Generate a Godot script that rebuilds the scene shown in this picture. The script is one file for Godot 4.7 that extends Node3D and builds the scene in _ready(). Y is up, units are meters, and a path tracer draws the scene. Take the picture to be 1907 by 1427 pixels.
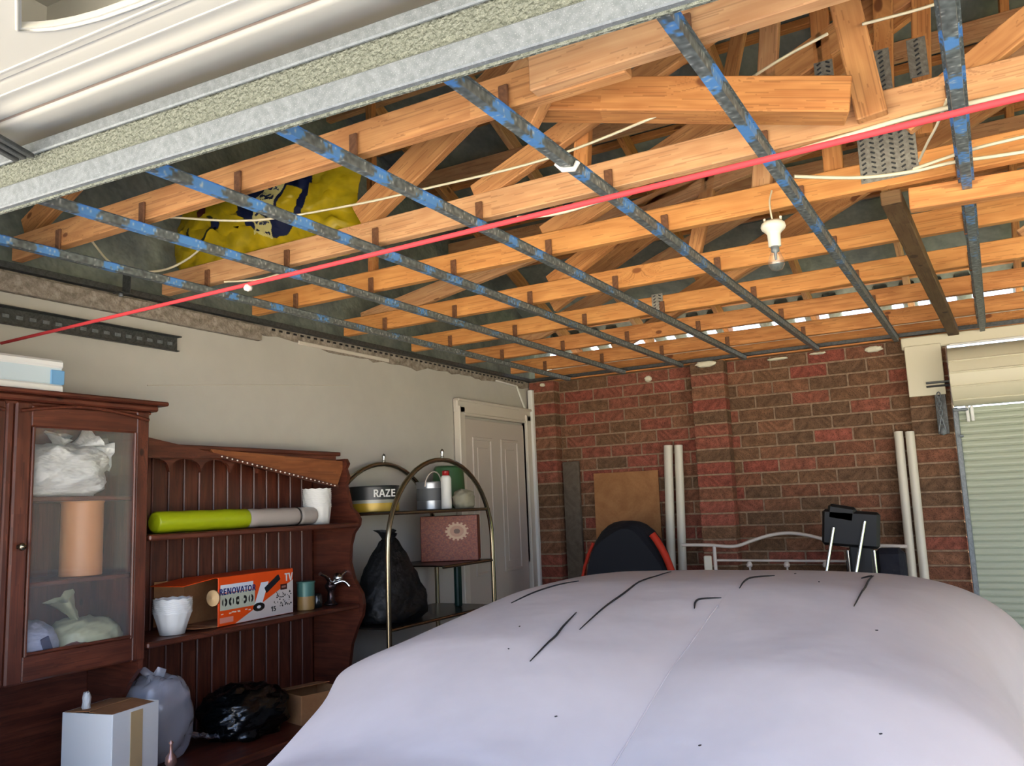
extends Node3D
# A garage seen from under its open tilt door: bare roof timbers, a covered car, furniture along the left wall.
# x runs along the trusses (right is plus), z comes towards the camera, y is up; metres.

var rng := RandomNumberGenerator.new()
var M := {}
var used := {}

# ------------------------------------------------------------------ mesh building
class MB:
	var v := PackedVector3Array()
	var n := PackedVector3Array()
	var t := PackedVector2Array()
	func tri(a: Vector3, b: Vector3, c: Vector3, na: Vector3, nb: Vector3, nc: Vector3, ua := Vector2.ZERO, ub := Vector2.ZERO, uc := Vector2.ZERO) -> void:
		v.append_array([a, c, b]); n.append_array([na, nc, nb]); t.append_array([ua, uc, ub])
	func quad(a: Vector3, b: Vector3, c: Vector3, d: Vector3, ua := Vector2.ZERO, ub := Vector2.ZERO, uc := Vector2.ZERO, ud := Vector2.ZERO) -> void:
		var m := (c - a).cross(d - b).normalized()
		tri(a, b, c, m, m, m, ua, ub, uc); tri(a, c, d, m, m, m, ua, uc, ud)
	func box(size: Vector3, bevel := 0.003, xf := Transform3D.IDENTITY, off := Vector2.ZERO) -> void:
		# a chamfered box; uv in metres, u along x (or along z, y for narrow boxes)
		var h := size / 2.0
		var b: float = min(bevel, min(h.x, min(h.y, h.z)) * 0.6)
		var i := h - Vector3(b, b, b)
		for ax in 3:
			var p := (ax + 1) % 3
			var q := (ax + 2) % 3
			for s in [-1.0, 1.0]:
				var c := []
				for k in [[-1, -1], [1, -1], [1, 1], [-1, 1]]:
					var w := Vector3()
					w[ax] = s * h[ax]; w[p] = k[0] * i[p]; w[q] = k[1] * i[q]
					c.append(w)
				if s < 0: c.reverse()
				var uvs := []
				for w in c: uvs.append(_uv(w, ax, size) + off)
				quad(xf * c[0], xf * c[1], xf * c[2], xf * c[3], uvs[0], uvs[1], uvs[2], uvs[3])
		if b <= 0.0: return
		for ax in 3:
			var p := (ax + 1) % 3
			var q := (ax + 2) % 3
			for sp in [-1.0, 1.0]:
				for sq in [-1.0, 1.0]:
					var c := []
					for k in [[0, -1], [0, 1], [1, 1], [1, -1]]:
						var w := Vector3()
						w[ax] = k[1] * i[ax]
						w[p] = sp * (h[p] if k[0] == 0 else i[p])
						w[q] = sq * (i[q] if k[0] == 0 else h[q])
						c.append(w)
					if sp * sq > 0: c.reverse()
					var uvs := []
					for w in c: uvs.append(_uv(w, p, size) + off)
					quad(xf * c[0], xf * c[1], xf * c[2], xf * c[3], uvs[0], uvs[1], uvs[2], uvs[3])
		for sx in [-1.0, 1.0]:
			for sy in [-1.0, 1.0]:
				for sz in [-1.0, 1.0]:
					var a := xf * Vector3(sx * h.x, sy * i.y, sz * i.z)
					var bb := xf * Vector3(sx * i.x, sy * h.y, sz * i.z)
					var c := xf * Vector3(sx * i.x, sy * i.y, sz * h.z)
					var m := (xf.basis * Vector3(sx, sy, sz)).normalized()
					if sx * sy * sz > 0: tri(a, bb, c, m, m, m)
					else: tri(a, c, bb, m, m, m)
	func _uv(w: Vector3, ax: int, size: Vector3) -> Vector2:
		if size.x >= size.y and size.x >= size.z:
			return Vector2(w.x, w.y if ax == 2 else w.z + 0.31) if ax != 0 else Vector2(w.z, w.y)
		if size.z >= size.y:
			return Vector2(w.z, w.y if ax == 0 else w.x + 0.31) if ax != 2 else Vector2(w.x, w.y)
		return Vector2(w.y, w.x if ax == 2 else w.z + 0.31) if ax != 1 else Vector2(w.x, w.z)
	func grid(rows: Array, closed := false, us := 1.0, vs := 1.0) -> void:
		# rows of points; outward side: row direction x column direction
		var R := rows.size()
		var C: int = rows[0].size()
		var N := []
		for r in R:
			var line := PackedVector3Array()
			for c in C:
				var r0: int = max(r - 1, 0)
				var r1: int = min(r + 1, R - 1)
				var c0: int = (c - 1 + C) % C if closed else max(c - 1, 0)
				var c1: int = (c + 1) % C if closed else min(c + 1, C - 1)
				if closed and c == C - 1: c1 = 1
				if closed and c == 0: c0 = C - 2
				var a: Vector3 = rows[r1][c] - rows[r0][c]
				var b: Vector3 = rows[r][c1] - rows[r][c0]
				var m := b.cross(a)
				if m.length() < 1e-12:
					var rr: int = 1 if r == 0 else (R - 2 if r == R - 1 else r)
					a = rows[min(rr + 1, R - 1)][c] - rows[max(rr - 1, 0)][c]
					b = rows[rr][c1] - rows[rr][c0]
					m = b.cross(a)
				line.append(m.normalized())
			N.append(line)
		for r in R - 1:
			for c in C - 1:
				var u0 := Vector2(c * us / (C - 1), r * vs / (R - 1))
				var u1 := Vector2((c + 1) * us / (C - 1), r * vs / (R - 1))
				var u2 := Vector2((c + 1) * us / (C - 1), (r + 1) * vs / (R - 1))
				var u3 := Vector2(c * us / (C - 1), (r + 1) * vs / (R - 1))
				tri(rows[r][c], rows[r][c + 1], rows[r + 1][c + 1], N[r][c], N[r][c + 1], N[r + 1][c + 1], u0, u1, u2)
				tri(rows[r][c], rows[r + 1][c + 1], rows[r + 1][c], N[r][c], N[r + 1][c + 1], N[r + 1][c], u0, u2, u3)
	func tube(pts: Array, rad, sides := 8, caps := true) -> void:
		var rows := []
		var up := Vector3.UP
		for i in pts.size():
			var d: Vector3 = (pts[min(i + 1, pts.size() - 1)] - pts[max(i - 1, 0)]).normalized()
			if abs(d.dot(up)) > 0.98: up = Vector3.RIGHT if abs(d.x) < 0.9 else Vector3.BACK
			var x := up.cross(d).normalized()
			var y := d.cross(x).normalized()
			up = y
			var r: float = rad[i] if rad is Array else rad
			var row := PackedVector3Array()
			for k in sides + 1:
				var a := TAU * k / sides
				row.append(pts[i] + (x * cos(a) + y * sin(a)) * r)
			rows.append(row)
		grid(rows, true, 1.0, 1.0)
		if caps:
			for e in [0, pts.size() - 1]:
				var m: Vector3 = (pts[1] - pts[0]).normalized() * -1.0 if e == 0 else (pts[e] - pts[e - 1]).normalized()
				for k in sides:
					var a: Vector3 = rows[e][k]
					var b: Vector3 = rows[e][k + 1]
					if e == 0: tri(pts[e], b, a, m, m, m)
					else: tri(pts[e], a, b, m, m, m)
	func lathe(prof: Array, sides := 20, xf := Transform3D.IDENTITY) -> void:
		# profile of Vector2(radius, height) from bottom to top
		var rows := []
		for p in prof:
			var row := PackedVector3Array()
			for k in sides + 1:
				var a := -TAU * k / sides
				row.append(xf * Vector3(cos(a) * p.x, p.y, sin(a) * p.x))
			rows.append(row)
		grid(rows, true, 1.0, 1.0)
	func prism(poly: PackedVector2Array, depth: float, xf := Transform3D.IDENTITY, uvs := 1.0) -> void:
		# polygon in local xy, from z=-depth/2 to +depth/2
		var p := poly
		if Geometry2D.is_polygon_clockwise(p): p.reverse()
		var idx := Geometry2D.triangulate_polygon(p)
		var f := (xf.basis * Vector3.BACK).normalized()
		for k in range(0, idx.size(), 3):
			var a := p[idx[k]]
			var b := p[idx[k + 1]]
			var c := p[idx[k + 2]]
			if (b - a).cross(c - a) < 0:
				var s := b
				b = c; c = s
			var z := depth / 2
			tri(xf * Vector3(a.x, a.y, z), xf * Vector3(b.x, b.y, z), xf * Vector3(c.x, c.y, z), f, f, f, a * uvs, b * uvs, c * uvs)
			tri(xf * Vector3(a.x, a.y, -z), xf * Vector3(c.x, c.y, -z), xf * Vector3(b.x, b.y, -z), -f, -f, -f, a * uvs, c * uvs, b * uvs)
		for k in p.size():
			var a := p[k]
			var b := p[(k + 1) % p.size()]
			var z := depth / 2
			quad(xf * Vector3(a.x, a.y, -z), xf * Vector3(b.x, b.y, -z), xf * Vector3(b.x, b.y, z), xf * Vector3(a.x, a.y, z), a * uvs, b * uvs, (b + Vector2(0, depth)) * uvs, (a + Vector2(0, depth)) * uvs)
	func mesh() -> ArrayMesh:
		var a := []
		a.resize(Mesh.ARRAY_MAX)
		a[Mesh.ARRAY_VERTEX] = v; a[Mesh.ARRAY_NORMAL] = n; a[Mesh.ARRAY_TEX_UV] = t
		var m := ArrayMesh.new()
		m.add_surface_from_arrays(Mesh.PRIMITIVE_TRIANGLES, a)
		return m

# ------------------------------------------------------------------ scene helpers
func numbered(called: String) -> String:
	var k: int = used.get(called, 0)
	used[called] = k + 1
	return called if k == 0 else "%s_%03d" % [called, k]

func tag(o: Node, label: String, category: String, group := "", kind := "") -> Node:
	o.set_meta("label", label); o.set_meta("category", category)
	if group: o.set_meta("group", group)
	if kind: o.set_meta("kind", kind)
	return o

func thing(called: String, label: String, category: String, at := Vector3.ZERO, turn := 0.0, group := "", kind := "") -> Node3D:
	var o := Node3D.new()
	o.name = numbered(called)
	add_child(o)
	o.position = at; o.rotation.y = turn
	tag(o, label, category, group, kind)
	return o

func put(called: String, mesh, mat: Material, parent: Node = null, at := Vector3.ZERO) -> MeshInstance3D:
	var o := MeshInstance3D.new()
	o.mesh = mesh.mesh() if mesh is MB else mesh
	o.material_override = mat
	o.position = at
	if parent == null or parent == self:
		o.name = numbered(called); add_child(o)
	else:
		o.name = called; parent.add_child(o, true)
	return o

func boxm(size: Vector3, bevel := 0.003) -> MB:
	var b := MB.new()
	b.box(size, bevel, Transform3D.IDENTITY, Vector2(rng.randf() * 2.0, rng.randf() * 0.5))
	return b

func block(called: String, size: Vector3, mat: Material, parent: Node, at: Vector3, bevel := 0.003) -> MeshInstance3D:
	return put(called, boxm(size, bevel), mat, parent, at)

# a straight bar from p to q, w across, h high
func bar_xf(p: Vector3, q: Vector3, up := Vector3.UP) -> Transform3D:
	var x := (q - p).normalized()
	var z := x.cross(up).normalized()
	var y := z.cross(x).normalized()
	return Transform3D(Basis(x, y, z), (p + q) / 2.0)

func bar(called: String, p: Vector3, q: Vector3, h: float, w: float, mat: Material, parent: Node = null, bevel := 0.003, up := Vector3.UP) -> MeshInstance3D:
	var o := put(called, boxm(Vector3((q - p).length(), h, w), bevel), mat, parent)
	o.transform = bar_xf(p, q, up)
	return o

func smooth_path(pts: Array, per := 6) -> Array:
	var c := Curve3D.new()
	for i in pts.size():
		var d: Vector3 = (pts[min(i + 1, pts.size() - 1)] - pts[max(i - 1, 0)]) / 6.0
		c.add_point(pts[i], -d, d)
	var out := []
	for i in pts.size() - 1:
		for k in per: out.append(c.sample(i, float(k) / per))
	out.append(pts[-1])
	return out

func cable(called: String, pts: Array, r: float, mat: Material, parent: Node = null, sides := 6) -> MeshInstance3D:
	var b := MB.new()
	b.tube(smooth_path(pts), r, sides)
	return put(called, b, mat, parent)

# ------------------------------------------------------------------ materials
func mat(c: Color, rough := 0.7, metal := 0.0) -> StandardMaterial3D:
	var m := StandardMaterial3D.new()
	m.albedo_color = c; m.roughness = rough; m.metallic = metal
	return m

func tex(img: Image) -> ImageTexture:
	img.generate_mipmaps()
	return ImageTexture.create_from_image(img)

func noise(freq: float, seed_: int, oct := 3) -> FastNoiseLite:
	var f := FastNoiseLite.new()
	f.seed = seed_; f.frequency = freq; f.noise_type = FastNoiseLite.TYPE_SIMPLEX_SMOOTH
	f.fractal_octaves = oct
	return f

# wood: u along the grain, 2 m x 0.5 m
func wood_image(a: Color, b: Color, dark: Color, knots: int, seed_: int) -> Image:
	var W := 768
	var H := 192
	var img := Image.create(W, H, false, Image.FORMAT_RGB8)
	var n1 := noise(0.012, seed_)
	var n2 := noise(0.09, seed_ + 1, 2)
	var r := RandomNumberGenerator.new()
	r.seed = seed_
	var ks := []
	for k in knots: ks.append([r.randf() * W, r.randf() * H, 3.0 + r.randf() * 4.0])
	for y in H:
		for x in W:
			var yy := float(y)
			var kn := 0.0
			for k in ks:
				var dx: float = (x - k[0]) * 0.55
				var dy: float = y - k[1]
				var d := sqrt(dx * dx + dy * dy)
				if d < 30.0:
					yy += (8.0 if dy > 0 else -8.0) * exp(-d * d / 160.0)
					kn = max(kn, 1.0 - smoothstep(k[2] * 0.6, k[2], d))
			var g := sin((yy + n1.get_noise_2d(x * 0.35, yy * 2.0) * 18.0) * 0.42)
			var f := n2.get_noise_2d(x * 0.06, yy * 6.0)
			var s: float = clamp(0.5 + g * 0.22 + f * 0.35 + n1.get_noise_2d(x, yy * 3.0 + 400.0) * 0.5, 0, 1)
			var c := a.lerp(b, s)
			if f < -0.42: c = c.lerp(dark, 0.35)
			c = c.lerp(dark, kn * 0.8)
			img.set_pixel(x, y, c)
	return img

func wood(img: Texture2D, tint: Color, rough := 0.75) -> StandardMaterial3D:
	var m := mat(tint, rough)
	m.albedo_texture = img
	m.uv1_scale = Vector3(0.5, 2.0, 1)
	return m

# mottled colour, laid on by position (triplanar), side metres per repeat
func mottle_image(a: Color, b: Color, freq: float, seed_: int, spots := 0.0, spot := Color.BLACK, size := 256) -> Image:
	var img := Image.create(size, size, false, Image.FORMAT_RGB8)
	var n1 := noise(freq, seed_, 4)
	var n2 := noise(freq * 5.0, seed_ + 7, 2)
	for y in size:
		for x in size:
			var p := Vector2(x, y) * TAU / size
			var k := size / TAU
			var s := n1.get_noise_3d(cos(p.x) * k, sin(p.x) * k + cos(p.y) * k, sin(p.y) * k)
			var f := n2.get_noise_2d(x, y)
			var c := a.lerp(b, clamp(0.5 + s * 0.9 + f * 0.25, 0, 1))
			if spots > 0.0 and f > 1.0 - spots: c = c.lerp(spot, 0.7)
			img.set_pixel(x, y, c)
	return img

func mottle(img: Texture2D, side: float, rough := 0.85, metal := 0.0, tint := Color.WHITE) -> StandardMaterial3D:
	var m := mat(tint, rough, metal)
	m.albedo_texture = img
	m.uv1_triplanar = true; m.uv1_world_triplanar = true
	m.uv1_scale = Vector3.ONE / side
	return m

func relief(m: StandardMaterial3D, freq: float, seed_: int, strength := 1.0) -> StandardMaterial3D:
	var t := NoiseTexture2D.new()
	t.width = 256; t.height = 256; t.seamless = true; t.as_normal_map = true; t.bump_strength = 4.0
	t.noise = noise(freq, seed_, 4)
	m.normal_enabled = true; m.normal_texture = t; m.normal_scale = strength
	return m

func make_materials() -> void:
	var pine := tex(wood_image(Color(0.84, 0.66, 0.46), Color(0.72, 0.52, 0.34), Color(0.42, 0.26, 0.15), 9, 11))
	var pine2 := tex(wood_image(Color(0.86, 0.69, 0.48), Color(0.78, 0.58, 0.38), Color(0.50, 0.32, 0.19), 6, 29))
	var red := tex(wood_image(Color(0.42, 0.232, 0.165), Color(0.28, 0.137, 0.095), Color(0.10, 0.04, 0.03), 2, 47))
	M.pine = [wood(pine, Color(1, 0.94, 0.86)), wood(pine2, Color(1, 0.98, 1.0)), wood(pine, Color(1.0, 0.9, 0.76)), wood(pine2, Color(1, 0.9, 0.74))]
	M.web = [M.pine[0], M.pine[1], M.pine[2]]
	M.oldwood = wood(pine, Color(0.50, 0.50, 0.44))
	M.mahog = wood(red, Color(0.95, 0.90, 0.88), 0.38)
	M.plank = wood(pine, Color(0.66, 0.52, 0.42))
	M.ply = wood(pine2, Color(0.95, 0.9, 0.8))
	var br := []
	var base := [Color(0.62, 0.35, 0.285), Color(0.58, 0.335, 0.265), Color(0.58, 0.35, 0.275), Color(0.52, 0.34, 0.25), Color(0.55, 0.385, 0.285), Color(0.49, 0.36, 0.26), Color(0.58, 0.31, 0.25), Color(0.45, 0.34, 0.25)]
	var bt := tex(mottle_image(Color(1, 1, 1), Color(0.72, 0.70, 0.66), 0.03, 5, 0.5, Color(0.45, 0.42, 0.4)))
	for c in base:
		br.append(relief(mottle(bt, 0.37, 0.92, 0.0, c), 0.05, 3, 0.7))
	M.brick = br
	M.mortar = relief(mottle(tex(mottle_image(Color(0.60, 0.51, 0.42), Color(0.49, 0.41, 0.33), 0.04, 8)), 0.3, 0.95), 0.09, 4, 0.8)
	M.plaster = mottle(tex(mottle_image(Color(0.745, 0.73, 0.695), Color(0.715, 0.70, 0.668), 0.012, 21)), 1.6, 0.8)
	M.plaster_raw = relief(mottle(tex(mottle_image(Color(0.64, 0.60, 0.55), Color(0.46, 0.42, 0.37), 0.03, 22)), 0.3, 0.95), 0.04, 9, 1.0)
	M.white_lump = relief(mat(Color(0.85, 0.83, 0.74), 0.9), 0.05, 31, 1.0)
	M.paint = mat(Color(0.74, 0.70, 0.66), 0.5)
	M.paint_trim = mat(Color(0.80, 0.77, 0.72), 0.5)
	M.concrete = relief(mottle(tex(mottle_image(Color(0.60, 0.585, 0.56), Color(0.50, 0.485, 0.46), 0.02, 61, 0.45, Color(0.36, 0.35, 0.33))), 1.3, 0.9), 0.05, 15, 0.4)
	M.driveway = relief(mottle(tex(mottle_image(Color(0.76, 0.74, 0.70), Color(0.68, 0.66, 0.62), 0.02, 62)), 2.1, 0.9), 0.05, 16, 0.4)
	var gt := mottle_image(Color(0.48, 0.505, 0.52), Color(0.39, 0.415, 0.43), 0.05, 71, 0.5, Color(0.62, 0.64, 0.65))
	M.galv = mottle(tex(gt), 0.25, 0.5, 0.25)
	M.galv_rough = relief(mottle(tex(mottle_image(Color(0.47, 0.49, 0.45), Color(0.35, 0.37, 0.33), 0.06, 72, 0.55, Color(0.60, 0.61, 0.57))), 0.22, 0.7, 0.25), 0.07, 73, 2.2)
	M.plate = mottle(tex(mottle_image(Color(0.66, 0.65, 0.60), Color(0.52, 0.51, 0.47), 0.05, 79)), 0.2, 0.5, 0.3)
	M.dark_steel = mottle(tex(mottle_image(Color(0.34, 0.35, 0.35), Color(0.24, 0.25, 0.25), 0.05, 74, 0.5, Color(0.5, 0.5, 0.5))), 0.2, 0.5, 0.5)
	M.door_cream = mat(Color(0.68, 0.675, 0.64), 0.5)
	M.door_line = mat(Color(0.62, 0.54, 0.47), 0.5)
	M.roller = mat(Color(0.66, 0.69, 0.61), 0.45)
	M.roller_light = mat(Color(0.80, 0.78, 0.68), 0.45)
	M.sark = relief(mottle(tex(mottle_image(Color(0.56, 0.59, 0.54), Color(0.43, 0.46, 0.44), 0.02, 81)), 0.9, 0.8), 0.03, 82, 0.8)
	M.tilebat = M.pine[2]
	M.batten_shade = mottle(tex(mottle_image(Color(0.50, 0.34, 0.22), Color(0.40, 0.26, 0.17), 0.05, 76)), 0.2, 0.8)  # brown of the batten shadows on the chords, painted onto the clips
	M.rope = mat(Color(0.74, 0.20, 0.22), 0.8)
	M.cable = mat(Color(0.86, 0.82, 0.70), 0.6)
	M.white_plastic = mat(Color(0.88, 0.86, 0.78), 0.4)
	M.white = mat(Color(0.86, 0.86, 0.84), 0.5)
	M.brass = mat(Color(0.58, 0.54, 0.45), 0.22, 0.95)
	M.chrome = mat(Color(0.75, 0.76, 0.76), 0.2, 1.0)
	M.black = mat(Color(0.035, 0.035, 0.04), 0.55)
	M.black_shiny = relief(mat(Color(0.02, 0.03, 0.035), 0.22), 0.03, 91, 0.7)
	M.navy = mat(Color(0.03, 0.045, 0.09), 0.8)
	M.orange = mat(Color(0.72, 0.17, 0.06), 0.75)
	M.pvc = mat(Color(0.80, 0.78, 0.72), 0.45)
	M.card = mottle(tex(mottle_image(Color(0.62, 0.44, 0.28), Color(0.55, 0.38, 0.23), 0.02, 95)), 0.5, 0.9)
	M.fibre = mottle(tex(mottle_image(Color(0.40, 0.36, 0.31), Color(0.33, 0.29, 0.25), 0.03, 96)), 0.4, 0.95)
	M.cover = relief(mottle(tex(mottle_image(Color(0.80, 0.762, 0.75), Color(0.77, 0.732, 0.72), 0.015, 101)), 1.1, 0.8), 0.012, 102, 0.25)
	M.cover_seam = mat(Color(0.79, 0.752, 0.74), 0.8)
	M.crease = mat(Color(0.10, 0.09, 0.09), 0.9)
	M.bed = mat(Color(0.82, 0.78, 0.74), 0.35)
	var g := mat(Color(0.85, 0.9, 0.9, 0.04), 0.03)
	g.transparency = BaseMaterial3D.TRANSPARENCY_ALPHA
	M.glass = g
	var pl := mat(Color(0.80, 0.80, 0.84, 0.42), 0.25)
	pl.transparency = BaseMaterial3D.TRANSPARENCY_ALPHA
	M.film = pl
	M.plastic_bag = relief(mat(Color(0.78, 0.79, 0.78), 0.35), 0.03, 111, 1.2)

# ceiling battens: grey zinc with blue paint dabs and pale plaster specks, u along 6 m
func batten_material(seed_: int) -> StandardMaterial3D:
	var W := 1024
	var H := 16
	var img := Image.create(W, H, false, Image.FORMAT_RGB8)
	var r := RandomNumberGenerator.new()
	r.seed = seed_
	var nz := noise(0.2, seed_, 2)
	var nb := noise(0.05, seed_ + 3, 2)
	var dabs := []
	var x := 14.0 + r.randf() * 20.0
	while x < W:
		dabs.append([x, 4.0 + r.randf() * 6.0, 1.0 - 2.8 * x / W])
		x += 24.0 + r.randf() * 30.0 + x * 0.04
	for yy in H:
		for xx in W:
			var c := Color(0.50, 0.535, 0.525).lerp(Color(0.31, 0.33, 0.33), clamp(0.5 + nz.get_noise_2d(xx, yy * 2.0) * 0.9, 0, 1))
			for d in dabs:
				var e: float = abs(xx - d[0]) + nb.get_noise_2d(xx * 3.0, yy * 6.0) * 6.0
				if e < d[1] and nz.get_noise_2d(xx * 2.0 + 90.0, yy * 4.0) < d[2]:
					c = c.lerp(Color(0.36, 0.60, 0.86), 0.9)
			if nz.get_noise_2d(xx * 3.0 + 500.0, yy * 5.0) > 0.52: c = c.lerp(Color(0.82, 0.82, 0.8), 0.8)
			img.set_pixel(xx, yy, c)
	var m := mat(Color(1, 1, 1), 0.5, 0.15)
	m.albedo_texture = tex(img)
	return m

# ------------------------------------------------------------------ the scene
func _ready() -> void:
	rng.seed = 20240
	var cam := Camera3D.new()
	cam.name = "camera"
	cam.fov = 48.98
	cam.near = 0.02
	cam.position = Vector3(0, 1.5, 0)
	cam.rotation_order = EULER_ORDER_YXZ
	cam.rotation_degrees = Vector3(8.211, 29.583, -2.359)
	add_child(cam)
	cam.current = true
	var env := Environment.new()
	var sky := Sky.new()
	var sm := ProceduralSkyMaterial.new()
	sm.sky_top_color = Color(0.40, 0.54, 0.76)
	sm.sky_horizon_color = Color(0.84, 0.87, 0.90)
	sm.ground_horizon_color = Color(0.55, 0.55, 0.52)
	sm.ground_bottom_color = Color(0.40, 0.39, 0.37)
	sm.energy_multiplier = 4.0
	sky.sky_material = sm
	env.background_mode = Environment.BG_SKY
	env.sky = sky
	env.ambient_light_source = Environment.AMBIENT_SOURCE_SKY
	env.tonemap_mode = Environment.TONE_MAPPER_LINEAR
	env.tonemap_exposure = 2.05
	env.sdfgi_enabled = true; env.ssao_enabled = true; env.ssil_enabled = true
	var we := WorldEnvironment.new()
	we.name = "world_environment"
	we.environment = env
	add_child(we)
	var sun := DirectionalLight3D.new()
	sun.name = "sun"
	sun.light_color = Color(1.0, 0.95, 0.86)
	sun.light_energy = 14.0
	sun.light_angular_distance = 0.53
	sun.shadow_enabled = true
	add_child(sun)
	sun.look_at_from_position(Vector3(2.5, 8.0, -5.0), Vector3.ZERO)
	make_materials()
	build_shell()
	build_roof()
	build_ceiling_frame()
	build_opening()
	build_car()
	build_back_wall_things()
	build_dresser()
	build_dresser_things()
	build_etagere()
	build_lines()

# ------------------------------------------------------------------ walls, floor
func build_shell() -> void:
	var fl := thing("floor", "grey concrete garage floor running out onto the sunlit driveway", "floor", Vector3.ZERO, 0, "", "structure")
	block("slab", Vector3(8.0, 0.2, 5.2), M.concrete, fl, Vector3(0.7, -0.1, -3.35), 0)
	block("driveway", Vector3(30, 0.2, 30.0), M.driveway, fl, Vector3(0, -0.12, 14.2), 0)
	var wl := thing("wall_left", "beige plasterboard side wall with ragged unfinished top edge", "wall", Vector3.ZERO, 0, "", "structure")
	block("plasterboard", Vector3(0.1, 2.42, 4.75), M.plaster, wl, Vector3(-3.12, 1.21, -3.45), 0)
	block("firewall", Vector3(0.1, 2.6, 5.3), M.sark, wl, Vector3(-3.20, 3.5, -3.6), 0)
	# torn plaster edge along the top of the wall
	var rag := PackedVector2Array([Vector2(-1.2, 2.425)])
	var x := -1.2
	while x > -5.6:
		rag.append(Vector2(x, 2.385 - rng.randf() * 0.02 - (0.02 if x < -3.4 and x > -4.3 else 0.0)))
		x -= 0.03 + rng.randf() * 0.09
	rag.append(Vector2(-5.7, 2.40)); rag.append(Vector2(-5.7, 2.425))
	var b := MB.new()
	b.prism(rag, 0.006, Transform3D(Basis(Vector3(0, 0, 1), Vector3.UP, Vector3(-1, 0, 0)), Vector3(-3.066, 0, 0)))
	put("torn_plaster", b, M.plaster_raw, wl)
	block("plaster_ridge", Vector3(0.012, 0.02, 0.75), M.paint_trim, wl, Vector3(-3.064, 2.375, -3.55))
	b = MB.new()
	b.tube([Vector3(-3.068, 2.060, -2.29), Vector3(-3.067, 2.118, -2.836), Vector3(-3.068, 2.191, -3.57)], 0.0022, 5)
	put("wire_line", b, M.paint_trim, wl)
	var lw := thing("trim_1", "flat timber ledger fixed along the top of the beige wall near the door track", "trim", Vector3.ZERO, 0, "", "structure")
	bar("ledger", Vector3(-3.05, 2.375, -1.1), Vector3(-3.05, 2.375, -2.9), 0.07, 0.03, M.plaster_raw, lw)
	bar("channel", Vector3(-3.035, 2.432, -1.1), Vector3(-3.035, 2.432, -5.7), 0.024, 0.03, M.dark_steel, lw, 0.001)
	# dark pock marks of the perforated corner bead
	b = MB.new()
	for k in 52:
		b.box(Vector3(0.006, 0.010, 0.022), 0.001, Transform3D(Basis(), Vector3(-3.062, 2.412, -3.0 - k * 0.05)))
	var pk := put("bead_slots", b, M.black, lw)
	pk.set_meta("kind", "stuff")
	var wr := thing("wall_right", "brick side wall of the garage outside the frame on the right, with an open doorway", "wall", Vector3.ZERO, 0, "", "structure")
	block("wall_body", Vector3(0.12, 5.0, 0.95), M.brick[2], wr, Vector3(4.62, 2.5, -5.525), 0)
	block("wall_body", Vector3(0.12, 5.0, 2.35), M.brick[2], wr, Vector3(4.62, 2.5, -2.125), 0)
	block("wall_body", Vector3(0.12, 2.9, 1.75), M.brick[2], wr, Vector3(4.62, 3.55, -4.175), 0)
	block("doorway_frame", Vector3(0.14, 2.1, 0.05), M.paint_trim, wr, Vector3(4.62, 1.05, -5.03), 0.004)
	block("doorway_frame", Vector3(0.14, 2.1, 0.05), M.paint_trim, wr, Vector3(4.62, 1.05, -3.32), 0.004)
	var gr := thing("lawn", "mown lawn beside the garage, outside the frame", "lawn", Vector3(8.9, -0.11, -5.8), 0, "", "structure")
	block("turf", Vector3(8.4, 0.2, 10.0), mottle(tex(mottle_image(Color(0.42, 0.50, 0.28), Color(0.34, 0.42, 0.22), 0.05, 66)), 1.0, 0.95), gr, Vector3.ZERO, 0)
	# back wall: recessed mortar body, each brick in view a piece of its own
	var wb := thing("wall_back", "red brown brick back wall with piers under the bare roof timbers", "wall", Vector3.ZERO, 0, "", "structure")
	block("mortar", Vector3(2.93, 2.42, 0.11), M.mortar, wb, Vector3(-1.655, 1.21, -5.812), 0)
	block("mortar", Vector3(2.2, 2.42, 0.11), M.mortar, wb, Vector3(3.6, 1.21, -5.812), 0)
	block("mortar", Vector3(0.205, 2.42, 0.12), M.mortar, wb, Vector3(-2.95, 1.21, -5.706), 0)
	block("mortar", Vector3(0.222, 2.42, 0.12), M.mortar, wb, Vector3(-1.66, 1.21, -5.706), 0)
	block("mortar", Vector3(0.228, 2.42, 0.09), M.mortar, wb, Vector3(-0.308, 1.21, -5.720), 0)
	var shapes := {}
	for w in [0.229, 0.212, 0.110, 0.235, 0.1]:
		shapes[w] = boxm(Vector3(w, 0.0755, 0.10), 0.004).mesh()
	var hidden := MB.new()
	for row in 28:
		var y := 0.043 + row * 0.0865
		var off := 0.0 if row % 2 == 0 else -0.12
		var bx := -3.05 + off
		var line := []
		while bx < -0.30:
			var w := 0.229
			line.append([bx + 0.12, -5.80, w])
			bx += 0.2395
		line.append([-2.95, -5.692, 0.212])
		line.append([-1.66, -5.692, 0.235])
		line.append([-0.308, -5.715, 0.229])
		for l in line:
			var behind_pier: bool = l[1] == -5.80 and (abs(l[0] + 1.66) < 0.03 or l[0] < -2.95 or abs(l[0] + 0.308) < 0.03)
			if behind_pier: continue
			var p := Vector3(l[0], y, l[1] + (rng.randf() - 0.5) * 0.004)
			if row < 10:
				hidden.box(Vector3(l[2], 0.0755, 0.10), 0.0, Transform3D(Basis(), p))
				continue
			var r := rng.randf()
			var m: Material = M.brick[rng.randi() % 8]
			if p.x > -1.5 and r < 0.55: m = M.brick[[3, 5, 7, 4][rng.randi() % 4]]
			var o := put("brick", shapes[l[2]], m, wb, p)
			o.rotation.z = (rng.randf() - 0.5) * 0.008
	var hb := put("lower_bricks", hidden, M.brick[2], wb)
	hb.set_meta("kind", "stuff")
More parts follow.
